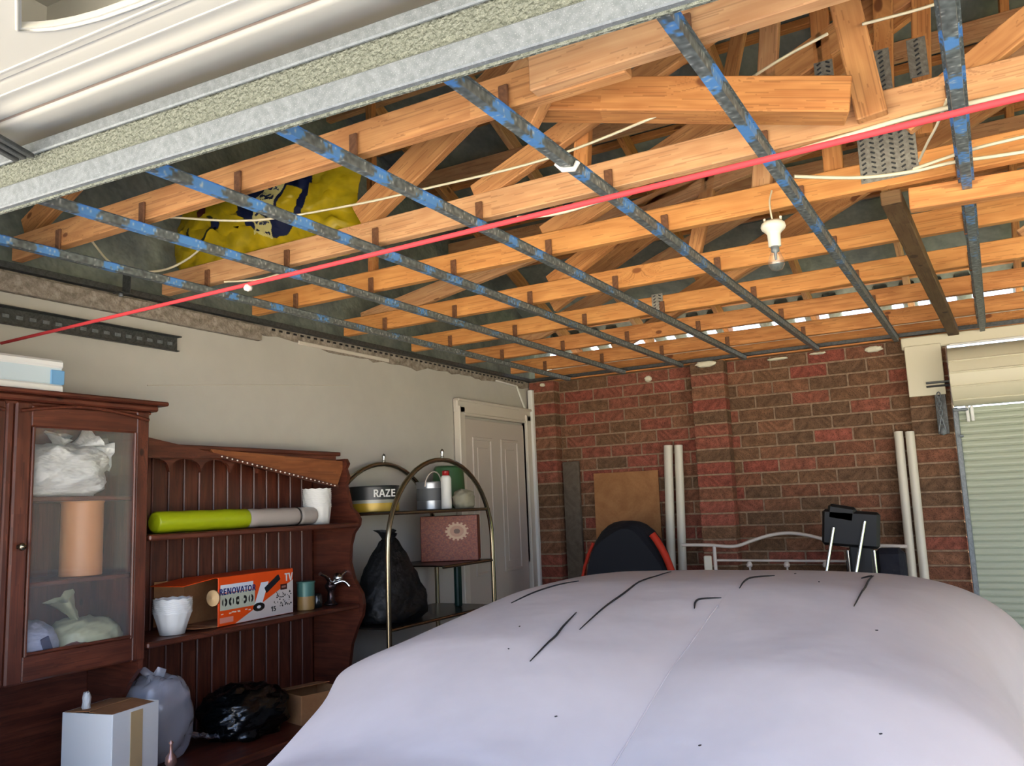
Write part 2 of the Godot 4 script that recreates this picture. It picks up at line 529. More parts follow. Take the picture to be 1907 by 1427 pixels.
	var wp := thing("trim_2", "dark metal ceiling channel along the top of the brick wall", "trim", Vector3.ZERO, 0, "", "structure")
	bar("channel", Vector3(-3.06, 2.432, -5.62), Vector3(4.5, 2.432, -5.62), 0.022, 0.03, M.dark_steel, wp, 0.001)
	bar("plate", Vector3(-3.06, 2.475, -5.80), Vector3(4.5, 2.475, -5.80), 0.09, 0.09, M.web[2], wp)
	# lumps of old plaster left along the top of the bricks
	var k := 0
	var lab := ["large white plaster lump on top of the middle brick pier", "white plaster lump at the top of the bricks left of the roller door", "flat white plaster smear under the last timber right of the middle pier", "thin white plaster crumb next to the smear at the top of the bricks", "small white plaster crumb at the top of the bricks over the cardboard", "tiny white plaster dab in the corner above the inner door frame"]
	for l in [[-1.66, 2.40, -5.625, 0.14, 0.04], [-0.60, 2.385, -5.735, 0.10, 0.035], [-1.20, 2.395, -5.735, 0.13, 0.018], [-0.94, 2.40, -5.735, 0.10, 0.016], [-2.12, 2.36, -5.735, 0.05, 0.04], [-2.93, 2.39, -5.63, 0.04, 0.025]]:
		var lb := crumple(Vector3(l[3] / 2, l[4] / 2, 0.018), 0.35, 9.0, 300 + k, false, 10, 14)
		tag(put("plaster_lump", lb, M.white_lump, null, Vector3(l[0], l[1], l[2])), lab[k], "plaster", "plaster lumps on the brick wall")
		k += 1
	# inner door at the far end of the beige wall
	var d := thing("door_1", "beige panelled inner door with moulded frame at the far end of the side wall", "door", Vector3.ZERO, 0, "", "structure")
	block("door_leaf", Vector3(0.03, 2.08, 0.80), M.paint, d, Vector3(-3.052, 1.04, -5.09), 0.002)
	for s in [[-4.645, 0.09], [-5.56, 0.10]]:
		block("architrave", Vector3(0.035, 2.16, s[1]), M.paint_trim, d, Vector3(-3.047, 1.08, s[0]), 0.006)
		block("architrave_bead", Vector3(0.05, 2.16, 0.02), M.paint_trim, d, Vector3(-3.040, 1.08, s[0] + s[1] * 0.4), 0.006)
	block("head", Vector3(0.035, 0.09, 1.01), M.paint_trim, d, Vector3(-3.047, 2.16, -5.10), 0.006)
	block("head_bead", Vector3(0.05, 0.02, 1.01), M.paint_trim, d, Vector3(-3.040, 2.20, -5.10), 0.006)
	block("head_lip", Vector3(0.045, 0.018, 0.85), M.paint_trim, d, Vector3(-3.043, 2.108, -5.10), 0.004)
	for c in [-4.90, -5.27]:
		for r2 in [[1.50, 0.90], [0.45, 0.62]]:
			raised_panel(d, Vector3(-3.036, r2[0], c), 0.23, r2[1])
	var jt := thing("trim_3", "white corner strip between the inner door and the first brick pier", "trim", Vector3.ZERO, 0, "", "structure")
	block("strip", Vector3(0.04, 2.36, 0.035), M.white, jt, Vector3(-3.03, 1.18, -5.62), 0.004)
	bar("cable_cover", Vector3(-3.055, 2.385, -5.15), Vector3(-3.055, 2.375, -5.45), 0.012, 0.014, M.white, jt, 0.003)
	bar("cable_cover", Vector3(-3.055, 2.375, -5.45), Vector3(-3.055, 2.16, -5.60), 0.012, 0.014, M.white, jt, 0.003, Vector3.RIGHT)

func raised_panel(parent: Node, c: Vector3, w: float, h: float) -> void:
	var b := MB.new()
	for s in [-1, 1]:
		b.box(Vector3(0.014, h, 0.022), 0.005, Transform3D(Basis(), Vector3(0, 0, s * w / 2)))
		b.box(Vector3(0.014, 0.022, w + 0.022), 0.005, Transform3D(Basis(), Vector3(0, s * h / 2, 0)))
	b.box(Vector3(0.008, h - 0.12, w - 0.10), 0.003)
	put("door_panel", b, M.paint, parent, c)

# a lumpy closed shape: an ellipsoid shaken by noise, flat underneath when it stands on something
func crumple(rad: Vector3, amp: float, freq: float, seed_: int, flat := true, nu := 20, nv := 28, sq := 0.8, taper := 0.0) -> MB:
	var nz := noise(freq, seed_, 3)
	var rows := []
	for i in nu + 1:
		var a := PI * (float(i) / nu - 0.5)
		var row := PackedVector3Array()
		for k in nv + 1:
			var f := -TAU * (k % nv) / nv
			var ca := pow(abs(cos(a)), sq)
			var p := Vector3(ca * signf(cos(f)) * pow(abs(cos(f)), sq), signf(sin(a)) * pow(abs(sin(a)), sq), ca * signf(sin(f)) * pow(abs(sin(f)), sq))
			var ridge: float = 1.0 - abs(nz.get_noise_3d(p.x, p.y, p.z)) * 2.0
			p *= 1.0 + amp * (nz.get_noise_3d(p.x + 9.0, p.y, p.z) + (ridge - 0.6) * 0.6)
			p *= rad
			p.x *= 1.0 - taper * (0.5 + 0.5 * p.y / rad.y); p.z *= 1.0 - taper * (0.5 + 0.5 * p.y / rad.y)
			if flat: p.y = max(p.y, -rad.y * 0.8)
			row.append(p)
		rows.append(row)
	var b := MB.new()
	b.grid(rows, true, 1, 1)
	return b

# ------------------------------------------------------------------ roof
func build_roof() -> void:
	var ro := thing("ceiling", "grey green roof underside of sheets on dark battens above the trusses", "roof", Vector3.ZERO, 0, "", "structure")
	var sl := 0.414
	# back slope in panels, lapped
	for k in 8:
		var x0 := -3.3 + k * 1.1
		for r in 4:
			var z0 := -6.25 + r * 1.0
			var z1 := z0 + 1.02
			var b := MB.new()
			var y0 := 2.78 + (z0 + 6.25) * sl + r * 0.004
			var y1 := 2.78 + (z1 + 6.25) * sl + r * 0.004
			b.box(Vector3(1.13, 0.012, Vector2(z1 - z0, y1 - y0).length()), 0.002, Transform3D(Basis(Vector3.RIGHT, atan(-sl)), Vector3(0, 0, 0)))
			put("sheet", b, M.sark, ro, Vector3(x0 + 0.55, (y0 + y1) / 2 + (k % 2) * 0.002, (z0 + z1) / 2))
	block("cap_sheet", Vector3(8.2, 0.02, 1.6), M.sark, ro, Vector3(0.7, 4.46, -1.55), 0)
	for k in 9:
		var z := -5.95 + k * 0.40
		var y := 2.78 + (z + 6.25) * sl - 0.03
		bar("roof_batten", Vector3(-3.15, y, z), Vector3(4.55, y, z), 0.035, 0.045, M.tilebat, ro)
	for k in 12:
		var x := -2.86 + k * 0.62
		bar("rafter", Vector3(x, 2.78 + 0.0 - 0.105 + 0.02, -6.2), Vector3(x, 2.78 + 3.9 * sl - 0.105, -2.35), 0.09, 0.036, M.web[k % 3], ro)
	# eaves: fascia board with the daylight gap under the last sheets
	bar("fascia", Vector3(-3.3, 2.585, -6.28), Vector3(4.7, 2.585, -6.28), 0.15, 0.03, M.white, ro)
	for k in 46:
		if k % 5 == 4: continue
		var x := -3.0 + k * 0.163
		var b := MB.new()
		b.lathe([Vector2(0.048, -0.2), Vector2(0.048, 0.2)], 8, Transform3D(Basis(Vector3.RIGHT, PI / 2 - atan(sl)), Vector3(x, 2.765, -6.22)))
		put("tile_roll", b, M.sark, ro)
	var wf := thing("wall_front", "boarded gable above the garage opening, outside the frame", "wall", Vector3.ZERO, 0, "", "structure")
	block("gable", Vector3(7.9, 1.9, 0.1), M.sark, wf, Vector3(0.7, 3.52, -1.03), 0)
	block("jamb", Vector3(0.75, 2.5, 0.24), M.brick[1], wf, Vector3(-2.85, 1.25, -1.03), 0)
	block("jamb", Vector3(0.3, 2.5, 0.24), M.brick[1], wf, Vector3(4.60, 1.25, -1.03), 0)

# ------------------------------------------------------------------ trusses, battens
func truss(z: float, label: String, pieces: Array, left_m: int, splice := false) -> Node3D:
	var t := thing("roof_truss", label, "roof truss", Vector3(0, 2.44, z), 0, "roof trusses")
	var m: Material = M.pine[left_m]
	if splice:
		bar("bottom_chord", Vector3(-2.99, 0.045, -0.02), Vector3(-0.62, 0.045, -0.02), 0.09, 0.04, m, t)
		bar("bottom_chord", Vector3(-0.84, 0.047, 0.024), Vector3(4.5, 0.047, 0.024), 0.094, 0.04, M.pine[(left_m + 1) % 4], t)
	else:
		bar("bottom_chord", Vector3(-2.99, 0.045, -0.02), Vector3(4.5, 0.045, -0.02), 0.09, 0.04, m, t)
	var yt: float = min(2.78 + (z + 6.25) * 0.414, 4.42) - 0.20 - 2.44
	bar("top_chord", Vector3(-3.1, yt, -0.02), Vector3(4.5, yt, -0.02), 0.09, 0.04, M.web[1], t)
	for p in pieces:   # x0, y0, x1, y1 (world heights), width, forward offset, material
		var a := Vector3(p[0], p[1] - 2.44, -0.02 + p[5])
		var e := Vector3(p[2], p[3] - 2.44, -0.02 + p[5])
		# carry on up to the top chord
		if e.y < yt and e.y > a.y:
			e = a + (e - a) * ((yt - a.y) / (e.y - a.y)) if (e.y - a.y) > 0.02 else e
		bar("web", a, e, p[4], 0.036, M.web[p[6]] if p[6] < 3 else M.pine[p[6] - 3], t, 0.003, Vector3.BACK.cross((e - a).normalized()))
	return t

func nail_plate(t: Node, at: Vector3, w: float, h: float) -> void:
	var p := block("nail_plate", Vector3(w, h, 0.003), M.plate, t, at, 0.001)
	var b := MB.new()
	var nx := int(w / 0.028)
	var ny := int(h / 0.016)
	for i in nx:
		for k in ny:
			b.box(Vector3(0.014, 0.005, 0.005), 0.001, Transform3D(Basis(Vector3.BACK, 0.5 if i % 2 == 0 else -0.5), Vector3((i - (nx - 1) / 2.0) * 0.028, (k - (ny - 1) / 2.0) * 0.016, 0.003)))
	var q := put("plate_teeth", b, M.dark_steel, p)
	q.set_meta("kind", "stuff")

func build_ceiling_frame() -> void:
	truss(-1.66, "orange pine roof truss nearest the steel beam, its bottom chord spliced in two", [[-3.0, 2.57, -2.85, 2.64, 0.09, -0.04, 0], [-0.95, 2.5, -0.80, 2.62, 0.09, -0.04, 1]], 0, true)
	truss(-2.29, "second roof truss from the steel beam, yellow bag stuffed behind its left end", [[-0.182, 2.45, -0.222, 2.81, 0.075, 0.05, 0], [-0.12, 2.45, 0.158, 2.62, 0.07, -0.04, 3], [-1.95, 2.57, -1.60, 2.78, 0.12, -0.04, 0], [-1.42, 2.53, -1.04, 2.68, 0.075, 0.0, 3], [-1.05, 2.50, -1.02, 2.8, 0.05, -0.04, 2]], 1)
	var c := truss(-2.79, "third roof truss from the steel beam with the big spiked nail plate", [[-0.193, 2.66, -0.16, 3.05, 0.058, 0.0, 2], [-0.091, 2.6, -0.055, 3.02, 0.055, -0.04, 2], [-0.362, 2.54, -0.36, 3.12, 0.06, -0.04, 2], [-0.60, 2.53, -0.52, 3.14, 0.065, -0.04, 1], [-1.44, 2.53, -1.13, 2.66, 0.10, -0.04, 0], [-2.30, 2.53, -2.30, 3.0, 0.035, -0.04, 2]], 3)
	nail_plate(c, Vector3(-0.193, 0.115, 0.003), 0.168, 0.19)
	nail_plate(c, Vector3(-0.36, 0.42, -0.039), 0.06, 0.13)
	nail_plate(c, Vector3(-0.08, 0.41, -0.039), 0.055, 0.13)
	nail_plate(c, Vector3(-0.182, 0.35, 0.001), 0.05, 0.20)
	truss(-3.44, "fourth roof truss from the steel beam, behind the bare light bulb", [[-1.05, 2.53, -0.95, 2.88, 0.06, -0.04, 0], [-2.90, 2.52, -2.10, 2.66, 0.09, -0.04, 1], [-1.75, 2.53, -1.5, 2.66, 0.09, -0.04, 2]], 3)
	var e := truss(-4.05, "fifth roof truss from the steel beam, third from the brick wall", [[-1.08, 2.59, -0.69, 2.77, 0.11, 0.0, 3], [-2.06, 2.60, -1.72, 2.77, 0.11, -0.04, 0], [0.2, 2.53, 0.6, 2.75, 0.09, -0.04, 1]], 3)
	nail_plate(e, Vector3(-1.42, 0.05, 0.003), 0.06, 0.10)
	truss(-4.65, "sixth roof truss from the steel beam, second from the brick wall", [[-1.62, 2.57, -1.25, 2.75, 0.10, 0.0, 0], [-2.6, 2.53, -2.1, 2.72, 0.09, -0.04, 1]], 2)
	truss(-5.25, "last roof truss, closest to the brick wall and the daylight gap", [[-2.2, 2.53, -1.9, 2.66, 0.08, -0.04, 1]], 2)
	# odd timbers between the trusses
	var tb := bar("timber_beam", Vector3(-1.07, 2.610, -1.915), Vector3(-0.225, 2.468, -2.165), 0.095, 0.085, M.pine[2])
	tag(tb, "thick orange timber lying at an angle between the two nearest trusses", "timber")
	tb = bar("timber_offcut", Vector3(-1.01, 2.53, -1.92), Vector3(-0.84, 2.70, -1.86), 0.08, 0.035, M.web[0])
	tag(tb, "short brown timber offcut wedged at the left end of the angled timber", "timber")
	tb = bar("timber_beam", Vector3(-0.15, 2.40, -2.86), Vector3(0.9, 2.36, -2.86), 0.07, 0.05, M.web[2])
	tag(tb, "dull brown timber running right from below the big nail plate", "timber")
	tb = bar("timber_binder", Vector3(-0.20, 2.412, -2.82), Vector3(-0.14, 2.412, -5.6), 0.045, 0.06, M.oldwood)
	tag(tb, "long dull timber running from the big nail plate back to the brick wall", "timber")
	# metal ceiling battens
	var nm := ["rightmost ceiling batten with blue dabs, near the right edge of the picture", "second ceiling batten from the right, passing over beside the light bulb", "third ceiling batten from the right with white tape round it", "fourth ceiling batten from the right, crossing the middle of the ceiling", "fourth ceiling batten from the left, crossing the yellow bag", "third ceiling batten from the left, just left of the yellow bag", "leftmost ceiling batten, closest to the beige wall"]
	var xs := [0.012, -0.4525, -0.9186, -1.384, -1.821, -2.251, -2.691]
	for k in 7:
		var t := thing("ceiling_batten", nm[k], "batten", Vector3(xs[k], 2.405, 0), 0, "metal ceiling battens")
		var z0 := -1.30
		var z1 := -5.60
		var prof := [Vector2(-0.022, 0.012), Vector2(-0.015, 0.012), Vector2(-0.013, -0.012), Vector2(0.013, -0.012), Vector2(0.015, 0.012), Vector2(0.022, 0.012)]
		var b := MB.new()
		for s in 5:
			var p: Vector2 = prof[s]
			var q: Vector2 = prof[s + 1]
			for side in 2:
				var o := 0.0 if side == 0 else 0.0012
				var a0 := Vector3(p.x, p.y + o, z0)
				var a1 := Vector3(p.x, p.y + o, z1)
				var b0 := Vector3(q.x, q.y + o, z0)
				var b1 := Vector3(q.x, q.y + o, z1)
				var v0 := s / 5.0
				var v1 := (s + 1) / 5.0
				if side == 0: b.quad(a0, a1, b1, b0, Vector2(0, v0), Vector2(0.8, v0), Vector2(0.8, v1), Vector2(0, v1))
				else: b.quad(a0, b0, b1, a1, Vector2(0, v0), Vector2(0, v1), Vector2(0.8, v1), Vector2(0.8, v0))
		put("channel", b, batten_material(500 + k), t)
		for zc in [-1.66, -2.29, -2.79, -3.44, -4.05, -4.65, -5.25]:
			block("shadow_clip", Vector3(0.026, 0.085, 0.008), M.batten_shade, t, Vector3(-0.012, 0.050, zc + (0.005 if zc < -1.7 or k > 1 else 0.049)), 0.002)  # clip drawn tall and brown as the batten's painted shadow on the chord
	var tp := MB.new()
	tp.tube([Vector3(-0.945, 2.408, -1.955), Vector3(-0.93, 2.389, -1.965), Vector3(-0.903, 2.389, -1.978), Vector3(-0.893, 2.408, -1.982)], 0.008, 8)
	tag(put("tape", tp, M.white), "white tape wrapped under the third batten from the right", "tape")

# ------------------------------------------------------------------ opening: steel beam, tilt door, track
func build_opening() -> void:
	var s := thing("steel_beam", "galvanised steel beam over the opening with a rough zinc band", "steel beam", Vector3(-2.005, 2.25, -1.081), deg_to_rad(3.33))
	block("web", Vector3(6.6, 0.15, 0.008), M.galv_rough, s, Vector3(2.7, 0.07, -0.012), 0.001)
	block("flange", Vector3(6.6, 0.052, 0.010), M.galv, s, Vector3(2.7, 0.026, 0.001), 0.003)
	block("flange", Vector3(6.6, 0.030, 0.010), M.galv, s, Vector3(2.7, 0.126, 0.001), 0.003)
	block("lip", Vector3(6.6, 0.004, 0.012), M.galv, s, Vector3(2.7, 0.002, -0.006), 0.001)
	block("lip", Vector3(6.6, 0.004, 0.06), M.galv, s, Vector3(2.7, 0.141, -0.03), 0.001)
	# the tilt door lies open overhead, its outer face down
	var d := thing("door_2", "open cream tilt garage door overhead with ribs and a grey recess", "door", Vector3(-2.0, 2.38, -1.06), deg_to_rad(3.0), "", "structure")
	var b := MB.new()
	var rows := []
	var prof := [Vector2(-0.22, 0.095), Vector2(-0.16, 0.078), Vector2(-0.08, 0.055), Vector2(-0.03, 0.037), Vector2(0.0, 0.024), Vector2(0.022, 0.012), Vector2(0.045, 0.003), Vector2(0.075, -0.003), Vector2(0.088, -0.001), Vector2(0.092, 0.005), Vector2(0.098, 0.005), Vector2(0.104, -0.003), Vector2(0.125, -0.004), Vector2(0.132, 0.001), Vector2(0.15, 0.002), Vector2(0.155, 0.0), Vector2(0.19, 0.0), Vector2(0.194, 0.003), Vector2(0.202, 0.003), Vector2(0.206, 0.0)]
	for p in prof: rows.append(PackedVector3Array([Vector3(-0.75, p.y, p.x), Vector3(4.4, p.y, p.x)]))
	b.grid(rows)
	put("rolled_edge", b, M.door_cream, d)
	block("slit", Vector3(5.15, 0.004, 0.006), M.door_line, d, Vector3(1.825, 0.0035, 0.095), 0)
	# the skin beyond, with an opening for the recess
	b = MB.new()
	var flat := Basis(Vector3.RIGHT, Vector3.BACK, Vector3.DOWN)
	b.prism(PackedVector2Array([Vector2(-0.75, 0.205), Vector2(4.4, 0.205), Vector2(4.4, 1.1), Vector2(1.35, 1.1), Vector2(1.35, 0.24), Vector2(0.95, 0.244), Vector2(0.788, 0.248), Vector2(0.70, 0.254), Vector2(0.65, 0.262), Vector2(0.61, 0.272), Vector2(0.58, 0.284), Vector2(0.556, 0.297), Vector2(0.634, 0.348), Vector2(1.0, 0.58), Vector2(1.0, 1.1), Vector2(-0.75, 1.1)]), 0.012, Transform3D(flat, Vector3(0, 0.006, 0)))
	put("skin", b, M.door_cream, d)
	block("recess", Vector3(1.1, 0.008, 1.0), M.door_cream, d, Vector3(0.95, 0.16, 0.66), 0)
	block("recess_side", Vector3(1.1, 0.15, 0.008), M.door_cream, d, Vector3(0.95, 0.085, 0.16), 0)
	block("recess_side", Vector3(0.008, 0.15, 1.0), M.door_cream, d, Vector3(0.42, 0.085, 0.66), 0)
	block("recess_side", Vector3(0.008, 0.15, 1.0), M.door_cream, d, Vector3(1.48, 0.085, 0.66), 0)
	block("recess_side", Vector3(1.1, 0.15, 0.008), M.door_cream, d, Vector3(0.95, 0.085, 1.16), 0)
	b = MB.new()
	b.tube([Vector3(0.95, 0.0, 0.236), Vector3(0.788, 0.0, 0.240), Vector3(0.70, 0.0, 0.246), Vector3(0.65, 0.0, 0.254), Vector3(0.605, 0.0, 0.265), Vector3(0.575, 0.0, 0.278), Vector3(0.545, 0.0, 0.297), Vector3(0.634, 0.0, 0.355), Vector3(1.0, 0, 0.59)], 0.004, 6)
	put("recess_edge", b, M.door_cream, d)
	for z in [0.222, 0.165]:
		bar("rib", Vector3(-0.7, 0.0, z), Vector3(4.4, 0.0, z), 0.004, 0.006, M.door_cream, d, 0.0015)
	var t := thing("door_track", "dark perforated steel door track on the beige wall, top left", "track", Vector3(-3.05, 2.22, 0))
	var tr := Vector3(0, 0, 0)
	block("angle", Vector3(0.004, 0.062, 1.5), M.dark_steel, t, Vector3(0.0, 0.03, -1.67), 0.001)
	block("angle", Vector3(0.035, 0.004, 1.5), M.dark_steel, t, Vector3(0.016, 0.061, -1.67), 0.001)
	block("angle", Vector3(0.02, 0.004, 1.5), M.dark_steel, t, Vector3(0.009, 0.0, -1.67), 0.001)
	b = MB.new()
	for k in 18: b.box(Vector3(0.003, 0.014, 0.026), 0.002, Transform3D(Basis(), Vector3(0.004, 0.03, -2.38 + k * 0.05)))
	var sl := put("slots", b, M.galv, t)
	sl.set_meta("kind", "stuff")
	var g := thing("folding_bracket", "grey green folded steel door arm in the corner beside the cream door", "door arm", Vector3(-1.875, 2.345, -1.055), deg_to_rad(22))
	for k in 3: block("rail", Vector3(0.015, 0.010, 0.24), M.dark_steel, g, Vector3(k * 0.019 - 0.03, k * 0.003, 0.10), 0.002)
	block("bracket", Vector3(0.06, 0.005, 0.24), M.dark_steel, g, Vector3(-0.02, 0.012, 0.10), 0.002)
	var h := thing("hanger_bracket", "dark steel hanger bracket under the leftmost batten", "bracket", Vector3(-2.955, 2.41, -2.10))
	block("strap", Vector3(0.05, 0.09, 0.004), M.dark_steel, h, Vector3(0, 0.03, 0), 0.001)
	block("foot", Vector3(0.05, 0.004, 0.05), M.dark_steel, h, Vector3(0, -0.012, 0.02), 0.001)
	var bo := MB.new()
	bo.lathe([Vector2(0.0, -0.012), Vector2(0.009, -0.012), Vector2(0.009, 0.0), Vector2(0.0, 0.0)], 6)
	put("bolt", bo, M.galv, h, Vector3(0, -0.014, 0.025))

# ------------------------------------------------------------------ the covered car
const CAR_Z := [0.45, 0.30, 0.0, -0.45, -0.9, -1.5, -2.0, -2.6, -3.2, -3.7, -4.2, -4.45, -4.6]
const CAR_H := [0.50, 0.76, 0.88, 0.95, 0.974, 0.992, 1.150, 1.237, 1.221, 1.15, 0.98, 0.72, 0.50]
const CAR_W := [0.78, 0.86, 0.90, 0.93, 0.93, 0.855, 0.975, 0.905, 0.99, 0.90, 0.84, 0.80, 0.72]

func along(zz: Array, vals: Array, z: float) -> float:
	for i in zz.size() - 1:
		if z <= zz[i] and z >= zz[i + 1]:
			var t: float = (zz[i] - z) / (zz[i] - zz[i + 1])
			var a: float = vals[max(i - 1, 0)]
			var d: float = vals[min(i + 2, vals.size() - 1)]
			var c: float = cubic_interpolate(vals[i], vals[i + 1], a, d, t)
			return lerp(lerp(float(vals[i]), float(vals[i + 1]), t), c, 0.45)
	return vals[-1] if z < zz[-1] else vals[0]

const SEAM := 75

func valley_y(dx: float) -> float:
	return -0.060 * exp(dx * 5.5) if dx < 0.0 else -0.060 * exp(-dx * 3.4)

func fold(z: float) -> float:
	return smoothstep(-2.75, -1.9, z)

func car_pow(z: float) -> float:
	return lerp(3.05, 4.55, clamp((-z - 0.9) / 2.5, 0, 1))

func car_top(x: float, z: float) -> float:
	var h := along(CAR_Z, CAR_H, z)
	var u: float = abs(x + 0.893) / along(CAR_Z, CAR_W, z)
	var p := car_pow(z)
	return 0.45 + (h - 0.45) * pow(max(0.0, 1.0 - pow(u, p)), 1.0 / p)

func cloth_y(x: float, z: float) -> float:
	var dx := x + 0.893 - 0.175 - 0.015 * sin(z * 1.1)
	return car_top(x, z) + valley_y(dx) * fold(z)

func build_car() -> void:
	var c := thing("covered_car", "car under a pale lilac grey cloth cover filling the foreground", "car", Vector3(-0.893, 0, -2.0))
	var nz := noise(1.6, 404, 3)
	var rows := []
	var o := Vector3(-0.893, 0, -2.0)
	for i in 131:
		var z: float = lerp(0.45, -4.6, i / 130.0)
		var h := along(CAR_Z, CAR_H, z)
		var w := along(CAR_Z, CAR_W, z)
		var p := 2.0 / car_pow(z)
		var row := PackedVector3Array()
		for k in 12: row.append(Vector3(-w * (1.0 - 0.02 * sin(k * 0.29)) + 0.012 * sin(z * 19.0) * (1.0 - k / 11.0), 0.08 + k * 0.34 / 11.0, z + 2.0))
		var sx := 0.175 + 0.015 * sin(z * 1.1)      # the seam
		var seam_a: float = lerp(-PI / 2, PI / 2, (SEAM - 12) / 120.0)
		var shift: float = sx - w * pow(sin(seam_a), p)
		for k in 121:
			var a: float = lerp(-PI / 2, PI / 2, k / 120.0)
			var x: float = w * signf(sin(a)) * pow(abs(sin(a)), p) + shift * max(0.0, 1.0 - absf(k + 12 - SEAM) / 15.0)
			var y: float = 0.45 + (h - 0.45) * pow(max(0.0, 1.0 - pow(absf(x) / w, 2.0 / p)), p / 2.0)
			# slack of the cloth: a shallow valley along the seam
			var dx := x - sx
			var valley := valley_y(dx)
			y += (nz.get_noise_2d(x * 0.8, z * 0.7) * 0.006 + valley * fold(z)) * pow(abs(cos(a)), 0.5)
			if x < 0.0: x -= 0.05 * exp(-pow((z + 2.02) / 0.10, 2.0) - pow((y - 1.02) / 0.07, 2.0))     # the wing mirror under the cloth
			row.append(Vector3(x, y, z + 2.0))
		for k in 12: row.append(Vector3(w * (1.0 - 0.02 * sin((11 - k) * 0.29)) + 0.012 * sin(z * 17.0) * (k / 11.0), 0.42 - k * 0.34 / 11.0, z + 2.0))
		rows.append(row)
	var b := MB.new()
	for side in 2:
		var cut := []
		for row in rows: cut.append(row.slice(0, SEAM + 1) if side == 0 else row.slice(SEAM))
		b = MB.new()
		b.grid(cut, false, 3.0, 5.0)
		put("cloth_panel", b, M.cover, c)
	# nose and tail of the cloth
	for e in [0, 130]:
		var poly := PackedVector2Array()
		for q in rows[e]: poly.append(Vector2(q.x, q.y))
		b = MB.new()
		b.prism(poly, 0.01, Transform3D(Basis(), Vector3(0, 0, rows[e][0].z)))
		put("cover_end", b, M.cover, c)
	for s in [-1, 1]:
		for z in [-0.55, -3.6]:
			b = MB.new()
			b.lathe([Vector2(0.0, -0.09), Vector2(0.24, -0.09), Vector2(0.30, -0.06), Vector2(0.31, 0.0), Vector2(0.30, 0.06), Vector2(0.24, 0.09), Vector2(0.0, 0.09)], 24, Transform3D(Basis(Vector3.BACK, PI / 2), Vector3.ZERO))
			put("tyre", b, M.black, c, Vector3(s * 0.68, 0.31, z + 2.0))
	# seam cord
	var pts := []
	for k in 21:
		var z: float = -1.0 - k * 0.07
		var x: float = -0.718 + 0.015 * sin(z * 1.1)
		pts.append(Vector3(x, car_top(x, z) - 0.060 * fold(z) + nz.get_noise_2d((x + 0.893) * 0.8, z * 0.7) * 0.006 + 0.0005, z) - o)
	b = MB.new()
	b.tube(pts, 0.002, 6)
	put("seam", b, M.cover_seam, c)
	# worn dark creases on the cloth
	for l in [[[-1.06, -1.90], [-1.06, -2.03], [-1.075, -2.12], [-1.09, -2.24]], [[-1.02, -2.11], [-1.03, -2.29], [-1.035, -2.50], [-1.06, -2.80], [-1.09, -3.06]], [[-0.37, -2.45], [-0.37, -2.66], [-0.385, -2.90], [-0.39, -3.05]], [[-0.78, -2.36], [-0.79, -2.43], [-0.73, -2.46]], [[-0.70, -2.55], [-0.71, -2.72], [-0.66, -2.83]], [[-1.37, -2.35], [-1.35, -2.52], [-1.28, -2.66]], [[-0.41, -2.92], [-0.395, -3.05]]]:
		pts = []
		for q in l: pts.append(Vector3(q[0], 0, q[1]))
		pts = smooth_path(pts, 5)
		for i in pts.size(): pts[i] = Vector3(pts[i].x, cloth_y(pts[i].x, pts[i].z) + nz.get_noise_2d((pts[i].x + 0.893) * 0.8, pts[i].z * 0.7) * 0.006 + 0.0015, pts[i].z) - o
		var rr := []
		for i in pts.size(): rr.append(0.001 + 0.0022 * sin(PI * (i + 0.6) / (pts.size() + 0.2)))
		b = MB.new()
		b.tube(pts, rr, 5)
		put("worn_crease", b, M.crease, c)
	b = MB.new()
	for q in [[-0.25, -1.83], [-0.57, -1.70], [-0.9, -1.72], [-1.2, -2.1], [-1.15, -1.95], [-0.3, -2.3], [-0.62, -2.95], [-0.5, -2.7]]:
		b.box(Vector3(0.007, 0.002, 0.004), 0.001, Transform3D(Basis(Vector3.UP, q[0] * 9.0), Vector3(q[0], cloth_y(q[0], q[1]) + nz.get_noise_2d((q[0] + 0.893) * 0.8, q[1] * 0.7) * 0.006 + 0.001, q[1]) - o))
	var gr := put("grit", b, M.crease, c)
	gr.set_meta("kind", "stuff")

# ------------------------------------------------------------------ along the back wall
func pole(called: String, label: String, p: Vector3, q: Vector3, r: float, m: Material, group := "") -> void:
	var b := MB.new()
	var d := (q - p).normalized()
	b.tube([Vector3.ZERO, (q - p) * 0.5, q - p], r, 14, false)
	var o := put(called, b, m, null, p)
	tag(o, label, "pipe", group)
	var rim := MB.new()
	rim.tube([q - p - d * 0.01, q - p + d * 0.001], r * 0.8, 12)
	put("bore", rim, M.black, o)

